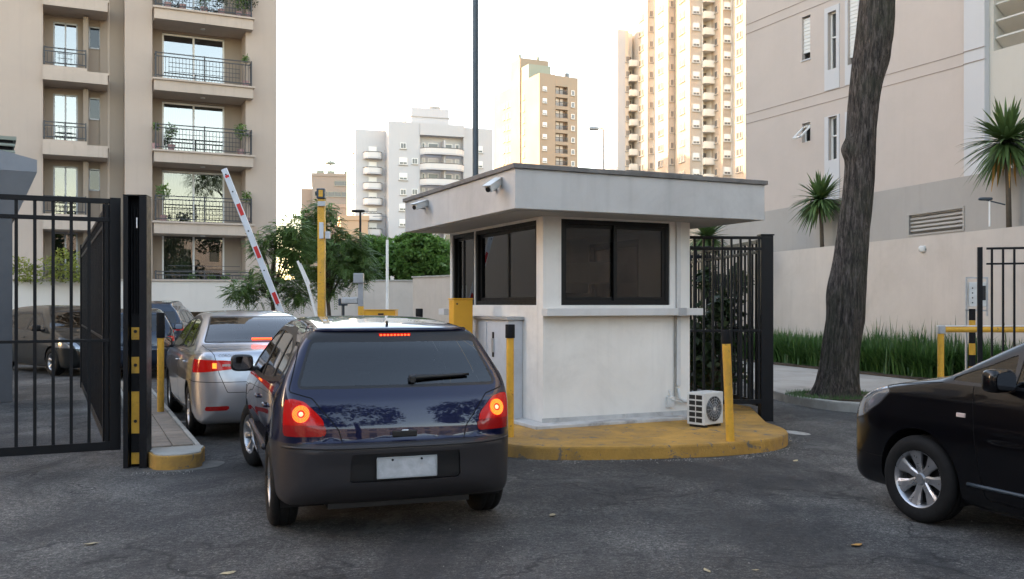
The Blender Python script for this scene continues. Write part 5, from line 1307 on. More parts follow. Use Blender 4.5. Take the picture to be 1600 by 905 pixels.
# yellow camera pole, grey intercom post, small yellow cabinet, folded arm
pp = Vector(((502.5-800)/FPX*20, 20, 0)); o = thing('camera_pole', 'tall yellow steel pole carrying a camera box above the silver saloon', 'pole', pp)
MB().b(-.075,.075,-.075,.075,0,3.85).build('pole', M['yellow'], o, bevel=.008); MB().b(-.085,.085,-.085,.085,0,.12).build('base_plate', M['trim'], o)
MB().b(-.09,.09,-.11,.07,3.86,4.08).build('lamp_box', M['slate_metal'], o, bevel=.015); MB().b(-.04,.05,-.125,-.111,3.90,4.04).build('lamp_panel', M['yellow'], o); MB().cyl((-.13,0,3.98),(-.09,0,3.98),.05,n=12).build('lens', M['trim'], o)
MB().b(-.03,.06,-.12,-.077,3.0,3.35).build('junction_box', M['cab_white'], o, bevel=.01); MB().b(.077,.19,-.05,.03,3.0,3.16).build('camera_box', M['cab_white'], o, bevel=.015); MB().b(-.06,.10,-.13,-.077,3.70,3.80).build('clamp', M['galv'], o)
pp = Vector(((564-800)/FPX*20, 20, 0)); o = thing('intercom_post', 'grey metal post with a square box on top behind the hatchback', 'post', pp)
MB().b(-.055,.055,-.055,.055,1.55,2.05).build('post', M['grey_metal'], o); MB().b(-.055,.055,-.055,.055,0,1.55).build('post_foot', M['yellow'], o); MB().b(-.15,.06,-.10,.06,2.05,2.26).build('box', M['grey_metal'], o, bevel=.01)
cc = thing('security_camera', 'grey housed camera pointing left on a bracket beside the intercom post', 'camera', pp+Vector((-.06, -.0, 1.66)), R(90), 'cameras by the lane')
MB().b(-.06,.06,.0,.36,-.06,.08).build('camera_body', M['galv'], cc, bevel=.03, seg=3); MB().cyl((0,.355,.01),(0,.37,.01),.045,n=14).build('lens', M['trim'], cc); MB().b(-.02,.02,-.03,.02,-.03,.03).build('arm', M['galv'], cc)
o = thing('turnstile_post', 'small blue grey post with an arm left of the intercom post', 'post', Vector(((536-800)/FPX*20.5, 20.5, 0))); MB().cyl((0,0,0),(0,0,1.66),.035,n=10).build('post', M['slate_metal'], o); MB().b(-.10,.10,-.05,.05,1.56,1.72).build('head', M['slate_metal'], o, bevel=.02)
o = thing('barrier_cabinet', 'low wide orange barrier box seen over the hatchback roof', 'cabinet', Vector(((595-800)/FPX*17, 17, 0)), R(0)); MB().b(-.29,.29,-.2,.2,0,1.48).build('cabinet_body', M['cabinet_orange'], o, bevel=.012); MB().b(-.30,.30,-.21,.21,1.482,1.50).build('cabinet_lid', M['yellow'], o); MB().b(-.02,.08,-.212,-.201,1.40,1.43).build('handle', M['trim'], o)
# raised barrier with its machine
def boom(base, tip, w0, label, red, name='raised_barrier'):
    base = Vector(base); tip = Vector(tip); d = tip-base; L = d.length; o = thing(name, label, 'barrier', base)
    zz = d.normalized(); yy_ = Vector((0, 1, 0)); yy_ = (yy_-zz*yy_.dot(zz)).normalized(); xx_ = yy_.cross(zz)
    q = Matrix((xx_, yy_, zz)).transposed().to_4x4(); hh = MB().b(-w0/2, w0/2, -.022, .022, 0, L); hh.xf(q); hh.build('arm', M['arm_white'], o, bevel=.008)
    for (a, b) in red:
        s_ = MB().b(-w0*.26, w0*.40, -.0255, .0255, L*a, L*b); s_.xf(q); s_.build('red_reflector', M['red_paint'], o)
    for a in (.17, .38, .62, .86, .965): s_ = MB().cyl((0,-.03,L*a),(0,.03,L*a), .014, n=8); s_.xf(q); s_.build('bolt', M['trim'], o)
    return o
Yb = 16.6
boom(at(452, 520, Yb), at(350, 264, Yb), .105, 'raised white barrier arm with red blocks above the silver saloon', [(.715,.785),(.455,.525),(.175,.245),(.945,.96)])
o = thing('barrier_machine', 'barrier drive housing hidden behind the silver saloon', 'cabinet', Vector((at(456, 520, Yb).x, Yb+.22, 0)), 0); MB().b(-.2,.2,-.15,.15,0,1.12).build('housing', M['cabinet_orange'], o, bevel=.01); MB().b(-.08,.08,-.23,-.151,.95,1.10).build('arm_clamp', M['galv'], o)
o = thing('folding_barrier', 'thin jointed white barrier arm standing by the yellow pole', 'barrier', at(497, 500, 19))
def seg_(a, b, wd, nm, mt='white_paint'):
    a = at(*a, 19)-o.location; b = at(*b, 19)-o.location; d = b-a; s_ = MB().box((0,0,d.length/2), (wd, .04, d.length)); s_.xf(Matrix.Translation(a) @ d.to_track_quat('Z', 'Y').to_matrix().to_4x4()); s_.build(nm, M[mt], o)
seg_((500,515),(480,442),.10,'arm'); seg_((480,445),(465,408),.045,'arm_link'); seg_((484,445),(469,412),.030,'arm_link')
# poles and lamps beyond
def pole(px, Y, z1, r0, r1, label, mat_, name='pole', cat='pole'):
    o = thing(name, label, cat, Vector(((px-800)/FPX*Y, Y, 0))); MB().cyl((0,0,0),(0,0,z1),r0,r1,20).build('shaft', M[mat_], o, angle=40); MB().cyl((0,0,0),(0,0,.05),r0*2,n=16).build('base_plate', M[mat_], o); return o
pole(743, 24, 12.5, .082, .07, 'tall thick slate blue pole rising behind the booth roof', 'slate_metal')
o = pole(943.5, 58, CH+(475-203)/FPX*58, .09, .07, 'street lamp with one curved head rising behind the booth roof', 'galv', 'street_lamp', 'street lamp')
zt_ = CH+(475-203)/FPX*58; MB().tube([(0,0,zt_-.02),(-.12,0,zt_+.10),(-.4,0,zt_+.13)], .045, 8).build('arm', M['galv'], o, True); blob(M['galv'], ((-.62,0,zt_+.08),(.62,.34,.22)), o, 'lamp_head'); 
o = pole(563, 42, CH+(475-332)/FPX*42, .06, .05, 'dark street lamp with a flat head left of the white tower', 'black_paint', 'street_lamp', 'street lamp')
zt_ = CH+(475-330)/FPX*42; blob(M['black_paint'], ((-.1,0,zt_),(.62,.3,.12)), o, 'lamp_head'); MB().cyl((.1,0,zt_),(.75,0,zt_-.02),.015,n=6).build('arm', M['black_paint'], o)
o = pole(605, 32, CH+(475-375)/FPX*32, .055, .045, 'slim white pole in front of the green trees', 'white_paint'); MB().cyl((0,0,3.8),(-.0,0,4.6),.012,n=6).build('antenna', M['grey_metal'], o); MB().tube([(0,0,4.6),(-.15,0,4.63),(-.5,0,4.62)], .012, 6).build('arm', M['grey_metal'], o)
# ---------------------------------------------------------------- gates
def bar_mesh(h, w_=.03): return MB().b(-w_/2, w_/2, -w_/2, w_/2, 0, h).mesh(M['black_paint'])
def fence_panel(o, L, z0, z1, n, rails, y=0.0, x0=0.0, w_=.032):
    bm_ = bar_mesh(z1-z0, w_)
    for k in range(n): link('bar', bm_, o, (x0+L*(k+.5)/n, y, z0))
    for (za, zb) in rails: MB().b(x0, x0+L, y-.022, y+.022, za, zb).build('rail', M['black_paint'], o, bevel=.003)
# left gate: front leaf, receding leaf, slotted post with hazard strip
Pg = Vector((-3.93, 9.32, 0))
gt = thing('entrance_gate', 'black barred gate leaf across the left foreground, hung clear of the ground', 'gate', Pg-U*2.6, TH)
fence_panel(gt, 2.55, .22, 2.60, 16, [(.14,.225),(2.42,2.46),(2.60,2.65),(1.22,1.25)], w_=.030)
MB().b(2.50, 2.60, -.04, .04, .14, 2.66).build('end_stile', M['black_paint'], gt, bevel=.004)
g2 = thing('sliding_gate', 'black barred gate leaf receding behind the hazard striped post', 'gate', Pg+V*.25-U*.12, R(116.6))
fence_panel(g2, 7.3, .25, 2.55, 46, [(.16,.25),(2.40,2.44),(2.55,2.60),(1.22,1.25)], w_=.03)
MB().b(7.25, 7.35, -.04, .04, .16, 2.62).build('end_stile', M['black_paint'], g2); MB().b(0, .09, -.04, .04, .16, 2.62).build('end_stile', M['black_paint'], g2)
pst = thing('gate_post', 'black gate post with a yellow and black hazard strip down its slot', 'post', gr(214, 729), R(8))
MB().b(-.105,-.058,-.10,.10,0,2.65).build('post_cheek', M['black_paint'], pst, bevel=.004); MB().b(.045,.115,-.10,.10,0,2.65).build('post_cheek', M['black_paint'], pst, bevel=.004); MB().b(-.058,.045,.02,.09,0,2.651).build('post_back', M['black_matt'], pst); MB().b(-.105,.115,-.10,.10,2.652,2.665).build('post_cap', M['black_paint'], pst)
M['hazard_y'] = worn('hazard_yellow', (.60,.33,.03), .12, 8, .5, dirt=(.05,.04,.03), damt=.7)
for (a, b) in ((1.25,1.37),(.92,1.08),(.33,.74),(.03,.14)): MB().b(-.045,.032,-.030,-.004,a,b).build('hazard_stripe', M['hazard_y'], pst)
for (a, b) in ((1.372,1.50),(1.082,1.248),(.742,.918),(.142,.328)): MB().b(-.045,.032,-.026,-.004,a,b).build('hazard_stripe', M['black_matt'], pst)
for xx in (-.042,-.015,.012): MB().cyl((xx,-.02,1.50),(xx,-.02,2.55),.007,n=6).build('cable', M['black_matt'], pst)
MB().b(.02,.03,-.109,-.101,2.34,2.44).build('sticker', M['white_paint'], pst)
for zz in (.45,1.0,1.33): MB().cyl((-.006,-.031,zz),(-.006,-.040,zz),.016,n=10).build('bolt', M['trim'], pst)
# right gate behind the booth
Pr = Vector((3.47, 12.70, 0))
g3 = thing('side_gate', 'black barred gate panel joining the booth to the thick right post', 'gate', Vector((2.28, 12.55, 0)), R(5))
fence_panel(g3, 1.15, .30, 2.48, 9, [(.24,.30),(1.22,1.25),(2.33,2.37),(2.48,2.52)], w_=.028)
g4 = thing('sliding_gate', 'black barred gate panel running back from the thick right post', 'gate', Pr+Vector((-.05, .2, 0)), math.atan2(3.6, -.35))
fence_panel(g4, 3.6, .25, 2.44, 24, [(.18,.25),(1.22,1.25),(2.30,2.34),(2.44,2.49)], w_=.028)
gp = thing('gate_post', 'thick plain black post at the right end of the island', 'post', Pr, R(5)); MB().b(-.085,.085,-.07,.07,0,2.53).build('post', M['black_paint'], gp, bevel=.004); MB().b(-.095,.095,-.08,.08,2.532,2.55).build('post_cap', M['black_paint'], gp)
fr_ = thing('barred_fence', 'black barred fence with a close mesh door behind the booth corner', 'fence', Vector((2.0, 15.2, 0)), R(4)); fence_panel(fr_, 1.3, .1, 2.5, 12, [(.2,.25),(2.35,2.4),(2.5,2.55)])
# far-right gate, yellow rail, hazard post, meter box
Ygr = 12.0
g5 = thing('barred_gate', 'black barred gate at the right edge in front of the meter box', 'gate', Vector(((1531-800)/FPX*12.6, 12.6, 0)), R(-16))
fence_panel(g5, 1.5, .12, 2.36, 11, [(2.13,2.155),(2.335,2.365)], x0=.08, w_=.026); MB().b(-.03,.03,-.03,.03,0,2.37).build('end_stile', M['black_paint'], g5)
yr = thing('guard_rail', 'yellow tubular guard rail with a white top beside the black compact', 'rail', Vector(((1470-800)/FPX*14.6, 14.6, 0)), R(-3))
MB().cyl((0,0,0),(0,0,1.18),.048,n=16).build('post', M['yellow'], yr, angle=40); MB().cyl((-.0,0,1.20),(2.4,0,1.20),.048,n=16).build('top_rail', M['yellow'], yr, angle=40); MB().b(-.05,2.4,-.035,.035,1.243,1.262).build('rail_sheath', M['white_paint'], yr, bevel=.008); MB().b(-.056,.056,-.056,.056,1.13,1.265).build('corner_bracket', M['galv'], yr, bevel=.02); MB().cyl((2.35,0,0),(2.35,0,1.18),.048,n=16).build('post', M['yellow'], yr, angle=40)
hp = thing('hazard_post', 'black and yellow banded post under the meter box', 'post', Vector(((1519-800)/FPX*15.3, 15.3, 0)))
for k in range(8): MB().cyl((0,0,k*.19),(0,0,k*.19+.189),.05,n=16).build('band', M['black_matt'] if k % 2 else M['hazard_y'], hp, angle=40)
mb = thing('meter_box', 'cream control box in a white metal frame above the banded post', 'box', Vector(((1525-800)/FPX*15.35, 15.35, 0)), R(-5))
MB().b(-.13,.14,-.06,.06,1.56,1.96).build('box', M['plastic_white'], mb, bevel=.008)
f = MB(); 
for (a, b, c, d) in ((-.17,-.145,0,2.02),(.16,.185,1.4,2.02),(-.17,.185,2.02,2.045),(-.17,.185,1.48,1.505)): f.b(a, b, -.02, .02, c, d)
f.build('frame', M['galv'], mb); MB().b(-.0,.13,-.065,-.06,1.66,1.90).build('label_panel', M['trim'], mb); 
for k in range(4): MB().cyl((-.08+.0*k,-.061,1.62+k*.08),(-.08,-.068,1.62+k*.08),.012,n=8).build('knob', M['trim'], mb)
dm = thing('dome_camera', 'small round white camera on the retaining wall below the slatted vent', 'camera', W0+Wd*hit(W0, Wd, 1439)+Vector((-.0, 0, CH+86/FPX*(W0+Wd*hit(W0, Wd, 1439)).y)), math.atan2(-Wd.x, Wd.y)+R(90))
MB().cyl((0,0,0),(-.0,.04,0),.07,n=16).xf(Matrix.Rotation(R(90), 4, 'Z')).build('base', M['plastic_white'], dm); blob(M['plastic_white'], ((-.09,0,-.01),(.13,.14,.14)), dm, 'dome'); MB().cyl((-.155,-.02,-.02),(-.165,-.02,-.02),.03,n=12).build('lens', M['trim'], dm)
wlp = thing('wall_lamp', 'thin white post with a small flood lamp on top of the retaining wall', 'lamp', at(1546, 354, 17.9))
MB().cyl((0,0,0),(0,0,.5),.016,n=8).build('post', M['white_paint'], wlp); MB().cyl((-.10,0,.52),(.30,0,.42),.014,n=8).build('arm', M['slate_metal'], wlp); blob(M['slate_metal'], ((-.08,0,.53),(.26,.12,.06)), wlp, 'lamp_head')
# ---------------------------------------------------------------- guardhouse at the left edge
Yg = 15.0; gh = thing('guardhouse', 'grey guardhouse corner with a wedge shaped canopy behind the left gate', 'building', (0, 0, 0))
A_ = at(58, 250, Yg); zt0, zt1 = A_.z, at(58, 269, Yg).z
gh.location = (A_.x, Yg, 0); gh.rotation_euler = (0, 0, R(30))
zf = zt0+1.05; o = MB()
o.add([(-4.5,0,zt1),(0,0,zt1),(0,3.2,zt1),(-4.5,3.2,zt1),(-4.5,0,zf),(0,0,zt0),(0,3.2,zt0),(-4.5,3.2,zf)], [(0,3,2,1),(4,5,6,7),(0,1,5,4),(1,2,6,5),(2,3,7,6),(3,0,4,7)]); o.build('canopy_fascia', M['guard_grey'], gh)
xc = -.30
o = MB(); o.add([(-4.5,.0,zt1-.002),(-.0,0,zt1-.002),(0,3.2,zt1-.002),(-4.5,3.2,zt1-.002),(-4.5,.35,zt1-.72),(xc,.35,zt1-.72),(xc,2.8,zt1-.72),(-4.5,2.8,zt1-.72)], [(0,1,5,4),(1,2,6,5),(2,3,7,6),(3,0,4,7),(4,5,6,7)]); o.build('canopy_underside', M['guard_grey'], gh)
MB().b(-.56,-.34,.36,.60,0,zt1-.70).build('column', M['guard_dark'], gh, bevel=.01); MB().b(-4.4,-.60,.42,.6,0,zt1-.7).build('wall', M['guard_dark'], gh)
MB().b(-4.3,-.33,.5,2.6,zt0-.1,zt0+.36).build('roof_box', M['black_matt'], gh); MB().b(-4.35,-.28,.45,2.65,zt0+.36,zt0+.42).build('roof_rim', M['tower_brown'], gh)
for k in range(3): MB().box((-2.3,.46,zt0+.06+k*.11), (4.0,.08,.02), Matrix.Rotation(R(30),3,'X')).build('louvre_blade', M['tower_brown'], gh)
# ---------------------------------------------------------------- vegetation
def leafcloud(centers, L, W, nrm_bias=.3, droop=0.0):
    """small pointed leaves, one diamond each"""
    n = len(centers); c = np.asarray(centers)
    d = rng.normal(size=(n, 3)); d[:, 2] = d[:, 2]*.6-droop; d /= np.linalg.norm(d, axis=1)[:, None]
    r = rng.normal(size=(n, 3)); s = np.cross(d, r); s /= np.linalg.norm(s, axis=1)[:, None]
    l = L*(.6+.8*rng.random(n))[:, None]; w_ = W*(.6+.8*rng.random(n))[:, None]
    v = np.stack([c, c+d*l*.5+s*w_*.5, c+d*l, c+d*l*.5-s*w_*.5], 1).reshape(-1, 3); f = np.arange(4*n).reshape(-1, 4); return v, f
def fast_mesh(name, v, f, mat_, parent=None, smooth=False):
    me = bpy.data.meshes.new(name); nv, nf = len(v), len(f); k = f.shape[1]
    me.vertices.add(nv); me.vertices.foreach_set('co', np.asarray(v, np.float32).ravel()); me.loops.add(nf*k); me.loops.foreach_set('vertex_index', f.astype(np.int32).ravel())
    me.polygons.add(nf); me.polygons.foreach_set('loop_start', np.arange(0, nf*k, k, dtype=np.int32)); me.update(calc_edges=True); me.validate(); me.materials.append(mat_)
    return link(name, me, parent)
def frond_crown(clumps, nf, Lf, npair, ll, lw, droop=.5):
    """feathery compound leaves round the given clump centres"""
    V_, F_ = [], []; base = 0
    for (cx, cy, cz, rad) in clumps:
        for _ in range(nf):
            d = rng.normal(size=3); d /= np.linalg.norm(d); p = np.array([cx, cy, cz])+d*rad*rng.random()**.4*np.array([1, 1, .8])
            dr = d*1.0+rng.normal(size=3)*.5; dr[2] = dr[2]*.4-.1; dr /= np.linalg.norm(dr); L = Lf*(.6+.7*rng.random())
            sd_ = np.cross(dr, [0, 0, 1.0]); sd_ /= (np.linalg.norm(sd_)+1e-6)
            for k in range(npair):
                t = (k+1)/npair; q = p+dr*L*t+np.array([0, 0, -droop*L*t*t*.6]); l = ll*(1-.5*abs(t-.45))
                for s in (-1, 1):
                    dv = sd_*s*.85+dr*.45; dv[2] -= .25; tip = q+dv*l; wv = dr*lw
                    V_ += [q, q+dv*l*.5+wv, tip, q+dv*l*.5-wv]; F_.append((base, base+1, base+2, base+3)); base += 4
    return np.array(V_), np.array(F_)
def trunk_mesh(pts, rs, n=64, ridges=13, amp=.06, knots=()):
    P = [Vector(p) for p in pts]; m = len(P); vs = []; fs = []
    ph = rng.random(ridges)*6.28
    for i, p in enumerate(P):
        t = i/(m-1); z = p.z
        for k in range(n):
            a = 2*math.pi*k/n; r = rs[i]
            rid = math.sin(ridges*a+1.3*math.sin(z*1.1)+.6*math.sin(z*3.1+a*2))*.5+math.sin(ridges*2.3*a-1.7*math.sin(z*1.9+1)+ph[0])*.3+math.sin(ridges*4.1*a+2.0*math.sin(z*2.7+2))*.25
            low = math.sin(3*a+z*.9+ph[1])*.022+math.sin(2*a-z*1.3+ph[2])*.02
            rr = r*(1+amp*rid+low)
            if z < .7: rr += r*.16*max(0, (.7-z)/.7)**1.5*(.5+.5*math.sin(5*a+1.0))
            for (kz, ka, kh, kr) in knots:
                da = math.atan2(math.sin(a-ka), math.cos(a-ka)); rr += kr*math.exp(-((z-kz)/kh)**2-(da/.6)**2)
            vs.append((p.x+rr*math.cos(a), p.y+rr*math.sin(a), p.z))
    for i in range(m-1):
        for k in range(n): fs.append((i*n+k, i*n+(k+1) % n, (i+1)*n+(k+1) % n, (i+1)*n+k))
    return vs, fs
# the big street tree
YT_ = 14.75
rows = [(640,1310,46),(625,1309,43),(600,1312,36),(570,1315,32.5),(540,1318,31.5),(500,1325,31.5),(470,1327,31),(440,1330,29.5),(400,1334,28),(360,1338,27),(320,1343,26.5),(280,1347,26),(240,1349,25.5),(200,1350,25.5),(160,1353,26),(130,1357,27),(100,1362,29),(60,1369,31),(30,1372,30),(0,1374,29),(-40,1378,28),(-80,1380,27),(-120,1380,25)]
ys = np.array([r[0] for r in rows][::-1], float); cx_ = np.array([r[1] for r in rows][::-1], float); hw_ = np.array([r[2] for r in rows][::-1], float)
yy = np.linspace(642, -110, 150); pts = []; rs_ = []
for q in yy:
    X_ = np.interp(q, ys, cx_)-4; p = at(X_, q, YT_); p.z = max(p.z, .05) if q > 630 else p.z; pts.append(p); rs_.append(.87*np.interp(q, ys, hw_)/FPX*YT_)
bt = thing('street_tree', 'big dark barked tree trunk leaning slightly, in the pavement pit on the right', 'tree', (0, 0, 0))
bx = pts[0].copy(); bx.z = 0; bt.location = bx
pl_ = [p-bx for p in pts]; pl_[0].z = .05
v, f = trunk_mesh(pl_, rs_, 128, 13, .055, [(4.05, math.pi*1.08, .16, .11), (5.45, 0.1, .22, .04), (1.85, math.pi, .3, .04)])
me = mesh_from(v, f, M['bark'], smooth=True); link('trunk', me, bt)
top = pl_[-1]
limbs = [[(0,0,0),(-.9,.3,1.6),(-2.0,.5,3.2)], [(0,0,0),(.6,-.6,1.6),(1.3,-1.6,3.4)], [(0,0,0),(.5,.9,1.8),(1.5,1.9,3.6)], [(0,0,0),(-.3,-1.0,1.4),(-.8,-2.2,2.8)]]
cl = []
for l in limbs:
    pt = [top+Vector(p)-Vector((0,0,.25 if i == 0 else 0)) for i, p in enumerate(l)]; MB().tube([tuple(p) for p in pt], [.22,.15,.06], 10).build('limb', M['bark'], bt, True)
    for _ in range(7): e = pt[-1]+Vector((random.uniform(-1.5,1.5), random.uniform(-1.5,1.5), random.uniform(-.1,1.8))); cl.append((e.x, e.y, e.z, .9)); 
v, f = frond_crown(cl, 60, .55, 9, .16, .030); fast_mesh('crown', v, f, M['leaf_mid'], bt)
# feathery young trees beyond the lane
def young_tree(px, Y, top_py, clumps, label, lean=.1):
    base = Vector(((px-800)/FPX*Y, Y, 0)); o = thing('feathery_tree', label, 'tree', base, 0, 'feathery trees beyond the lane')
    zt = CH+(475-top_py)/FPX*Y; cs = []
    MB().tube([(0,0,0),(.05,0,1.2),(-.05,.05,2.2),(lean,0,zt*.8)], [.07,.055,.045,.02], 8).build('trunk', M['twig'], o, True)
    for (qx, qy, r) in clumps:
        p = at(qx, qy, Y)-base; r_ = r/FPX*Y
        for _ in range(4): cs.append((p.x+random.gauss(0, r_*.5), random.gauss(0, r_*.9), p.z+random.gauss(0, r_*.4), r_*.75))
        MB().tube([(0,.02,1.6+.25*random.random()),(p.x*.5,.1,(1.9+p.z)/2+.1),(p.x,0,p.z)], [.03,.02,.008], 6).build('branch', M['twig'], o, True)
    v, f = frond_crown(cs, 42, .27, 8, .075, .019, .5); fast_mesh('crown', v, f, M['leaf_mid'], o)
young_tree(425, 22.5, 330, [(395,455,22),(420,430,26),(450,400,26),(430,370,22),(455,350,20),(470,380,24),(440,440,24),(380,460,16),(465,455,18),(410,390,18)], 'feathery green tree in front of the left block, left of the yellow pole')
young_tree(512, 24.0, 325, [(505,330,14),(520,360,20),(545,375,20),(530,400,24),(555,410,20),(510,390,22),(545,430,20),(490,420,20),(520,435,20),(565,395,14),(485,370,18),(480,345,14)], 'feathery green tree with a crown behind the yellow pole')
# broadleaf trees beyond the garden wall
def far_tree(px, Y, cy, rx, ry, n, label, mat_='leaf_far'):
    base = Vector(((px-800)/FPX*Y, Y, 0)); o = thing('leafy_tree', label, 'tree', base, 0, 'trees beyond the garden wall'); k = Y/FPX; cz = CH+(475-cy)*k
    MB().tube([(0,0,0),(.1,0,cz*.5),(0,0,cz)], [.22,.18,.08], 8).build('trunk', M['twig'], o, True)
    nc = 46; cc_ = []
    for _ in range(nc):
        d = rng.normal(size=3); d /= np.linalg.norm(d); q = rng.random()**.33; cc_.append((d[0]*rx*k*q, d[1]*rx*k*q*.8, cz+d[2]*ry*k*q, .18*rx*k*(.7+.8*rng.random())))
    pts_c = []
    for c in cc_:
        m_ = n//nc; d = rng.normal(size=(m_, 3)); d /= np.linalg.norm(d, axis=1)[:, None]; pts_c.append(np.array(c[:3])+d*c[3]*(rng.random((m_, 1))**.35)*[1.25,1.25,.8])
    v, f = leafcloud(np.concatenate(pts_c), .24, .15); fast_mesh('crown', v, f, M[mat_], o)
for (px, Y, cy, rx, ry, lab) in ((575,48,415,38,42,'leafy green tree just right of the yellow pole, over the garden wall'),(618,50,408,42,42,'broad leafy tree behind the slim white pole'),(660,47,405,42,40,'bright leafy tree meeting the booth roof edge on the left'),(705,49,410,45,38,'leafy tree behind the booth windows'),(540,52,420,32,36,'pale leafy tree low behind the feathery tree crowns'),(645,54,395,34,30,'back row leafy tree between two nearer crowns')):
    far_tree(px, Y, cy, rx, ry, 14000, lab)
far_tree(478, 60, 400, 40, 50, 6000, 'dim leafy tree behind the folded white barrier arm')
# yuccas on the retaining wall
def yucca(base, h, R_, n, label, lean=0.0, dead=4):
    o = thing('yucca', label, 'plant', base, 0, 'yuccas on the retaining wall'); MB().tube([(0,0,-.3),(lean*.4,0,h*.5),(lean,0,h)], [.055,.05,.06], 10).build('trunk', M['twig'], o, True)
    V_, F_ = [], []; b0 = 0
    for i in range(n):
        az = rng.random()*6.283; el = math.asin(rng.uniform(-.75, 1.0)); L = R_*(.8+.35*rng.random()); w_ = .030*(R_/.75)
        d = np.array([math.cos(az)*math.cos(el), math.sin(az)*math.cos(el), math.sin(el)]); s = np.array([-math.sin(az), math.cos(az), 0]); p0 = np.array([lean, 0, h])+d*.04
        drp = .35*(1-max(0, el)/1.6); m_ = 5
        for k in range(m_+1):
            t = k/m_; q = p0+d*L*t+np.array([0, 0, -drp*L*t**2.2*.9]); ww = w_*(1-t)**.6*(.6+.9*min(1, t*5)); V_ += [q-s*ww, q+s*ww]
        for k in range(m_): F_.append((b0+2*k, b0+2*k+1, b0+2*k+3, b0+2*k+2))
        b0 += 2*(m_+1)
    fast_mesh('leaf_rosette', np.array(V_), np.array(F_), M['leaf_yucca'], o)
    for i in range(dead):
        az = rng.random()*6.283; dx, dy = math.cos(az), math.sin(az); L = R_*rng.uniform(.7, 1.15)
        pts_ = [(lean+dx*.05, dy*.05, h-.05), (lean+dx*.22, dy*.2, h-.25*L), (lean+dx*.24, dy*.22, h-.7*L), (lean+dx*.28, dy*.24, h-L)]; vs = []
        for k, q in enumerate(pts_): ww = [.02,.03,.022,.004][k]; vs += [(q[0]-ww, q[1], q[2]), (q[0]+ww, q[1], q[2])]
        MB().add(vs, [(0,1,3,2),(2,3,5,4),(4,5,7,6)]).build('dead_leaf', M['leaf_dry'], o)
    return o
p = at(1285, 392, 24.4); yucca(p, at(1281, 312, 24.4).z-p.z, .82, 230, 'spiky yucca left of the big tree trunk, above the wall', -.06, 1)
p = at(1577, 360, 18.3); yucca(p, at(1573, 222, 18.3).z-p.z, .86, 250, 'larger spiky yucca with dead orange leaves at the right edge', -.05, 6)
p = at(1105, 440, 25.2); yucca(p, at(1103, 372, 25.2).z-p.z, .8, 200, 'yucca half hidden under the booth roof overhang', 0, 0)
# strap-leaved hedge
def straps(poly_line, depth, n, h, name, label, cat='plants'):
    V_, F_ = [], []; b0 = 0; P_ = [np.array(p, float) for p in poly_line]; seg = [np.linalg.norm(P_[i+1]-P_[i]) for i in range(len(P_)-1)]; tot = sum(seg)
    for i in range(n):
        # tufts: blades fan out of shared roots
        if i % 14 == 0:
            s = rng.random()*tot; k = 0
            while s > seg[k] and k < len(seg)-1: s -= seg[k]; k += 1
            d = (P_[k+1]-P_[k])/seg[k]; nrm = np.array([-d[1], d[0]]); root = P_[k]+d*s+nrm*rng.random()*depth; th = h*rng.uniform(.75, 1.15)
        az = rng.random()*6.283; lean = rng.uniform(.05, 1.15); L = th*rng.uniform(.75, 1.2); q0 = np.array([root[0]+rng.normal()*.04, root[1]+rng.normal()*.04, .12]); dv = np.array([math.cos(az), math.sin(az), 0]); sdv = np.array([-math.sin(az), math.cos(az), 0])
        w_ = .012+.008*rng.random()
        for k in range(4):
            t = k/3; q = q0+dv*lean*L*.7*t**1.7+np.array([0, 0, L*(t-.35*lean*t*t)]); ww = w_*(1-t**2)+.0008; V_ += [q-sdv*ww, q+sdv*ww]
        for k in range(3): F_.append((b0+2*k, b0+2*k+1, b0+2*k+3, b0+2*k+2))
        b0 += 8
    o = fast_mesh(name, np.array(V_), np.array(F_), M['leaf_strap']); tag(o, label, cat); o['kind'] = 'stuff'; return o
straps([(12.2,14.0),(9.6,15.9),(8.0,18.3),(7.2,20.9),(5.9,25.2)][::-1], 1.0, 32000, .74, 'strap_leaf_hedge', 'dense green strap leaved planting along the foot of the retaining wall')
straps([(12.0,15.1),(9.9,16.5),(8.6,18.7),(7.9,21.0)][::-1], .6, 3000, .98, 'strap_leaf_clumps', 'taller green blades at the back of the strap leaved planting')
# shrubs behind the side gate
def shrub(base, clumps, n, L, W, label, mat_='leaf_dark'):
    o = thing('leafy_shrub', label, 'shrub', base, 0, 'shrubs behind the side gate'); pc = []
    for (x, y, z, r) in clumps:
        MB().tube([(0,0,0),(x*.5,y*.5,z*.6),(x,y,z)], [.03,.02,.01], 6).build('stem', M['twig'], o, True)
        d = rng.normal(size=(n, 3)); d /= np.linalg.norm(d, axis=1)[:, None]; pc.append(np.array([x, y, z])+d*r*(rng.random((n, 1))**.4))
    v, f = leafcloud(np.concatenate(pc), L, W, droop=.2); fast_mesh('foliage', v, f, M[mat_], o)
shrub(Vector((3.1, 14.0, .12)), [(0,0,.5,.38),(-.25,.2,.8,.32),(.2,.1,.95,.3),(-.1,0,1.25,.3),(.15,.1,1.45,.22)], 170, .14, .08, 'dark leafy shrub pressed behind the side gate bars')
shrub(Vector((2.75, 14.4, .12)), [(0,0,.4,.4),(.1,.1,.8,.36),(-.2,0,1.0,.3)], 170, .16, .10, 'dark low shrub beside the booth wall behind the bars')
shrub(Vector((3.5, 15.2, .12)), [(0,0,.4,.35),(-.1,.1,1.75,.26),(.2,0,1.85,.22),(-.3,0,1.9,.2)], 170, .14, .07, 'tall thin shrub with a high tuft behind the side gate')
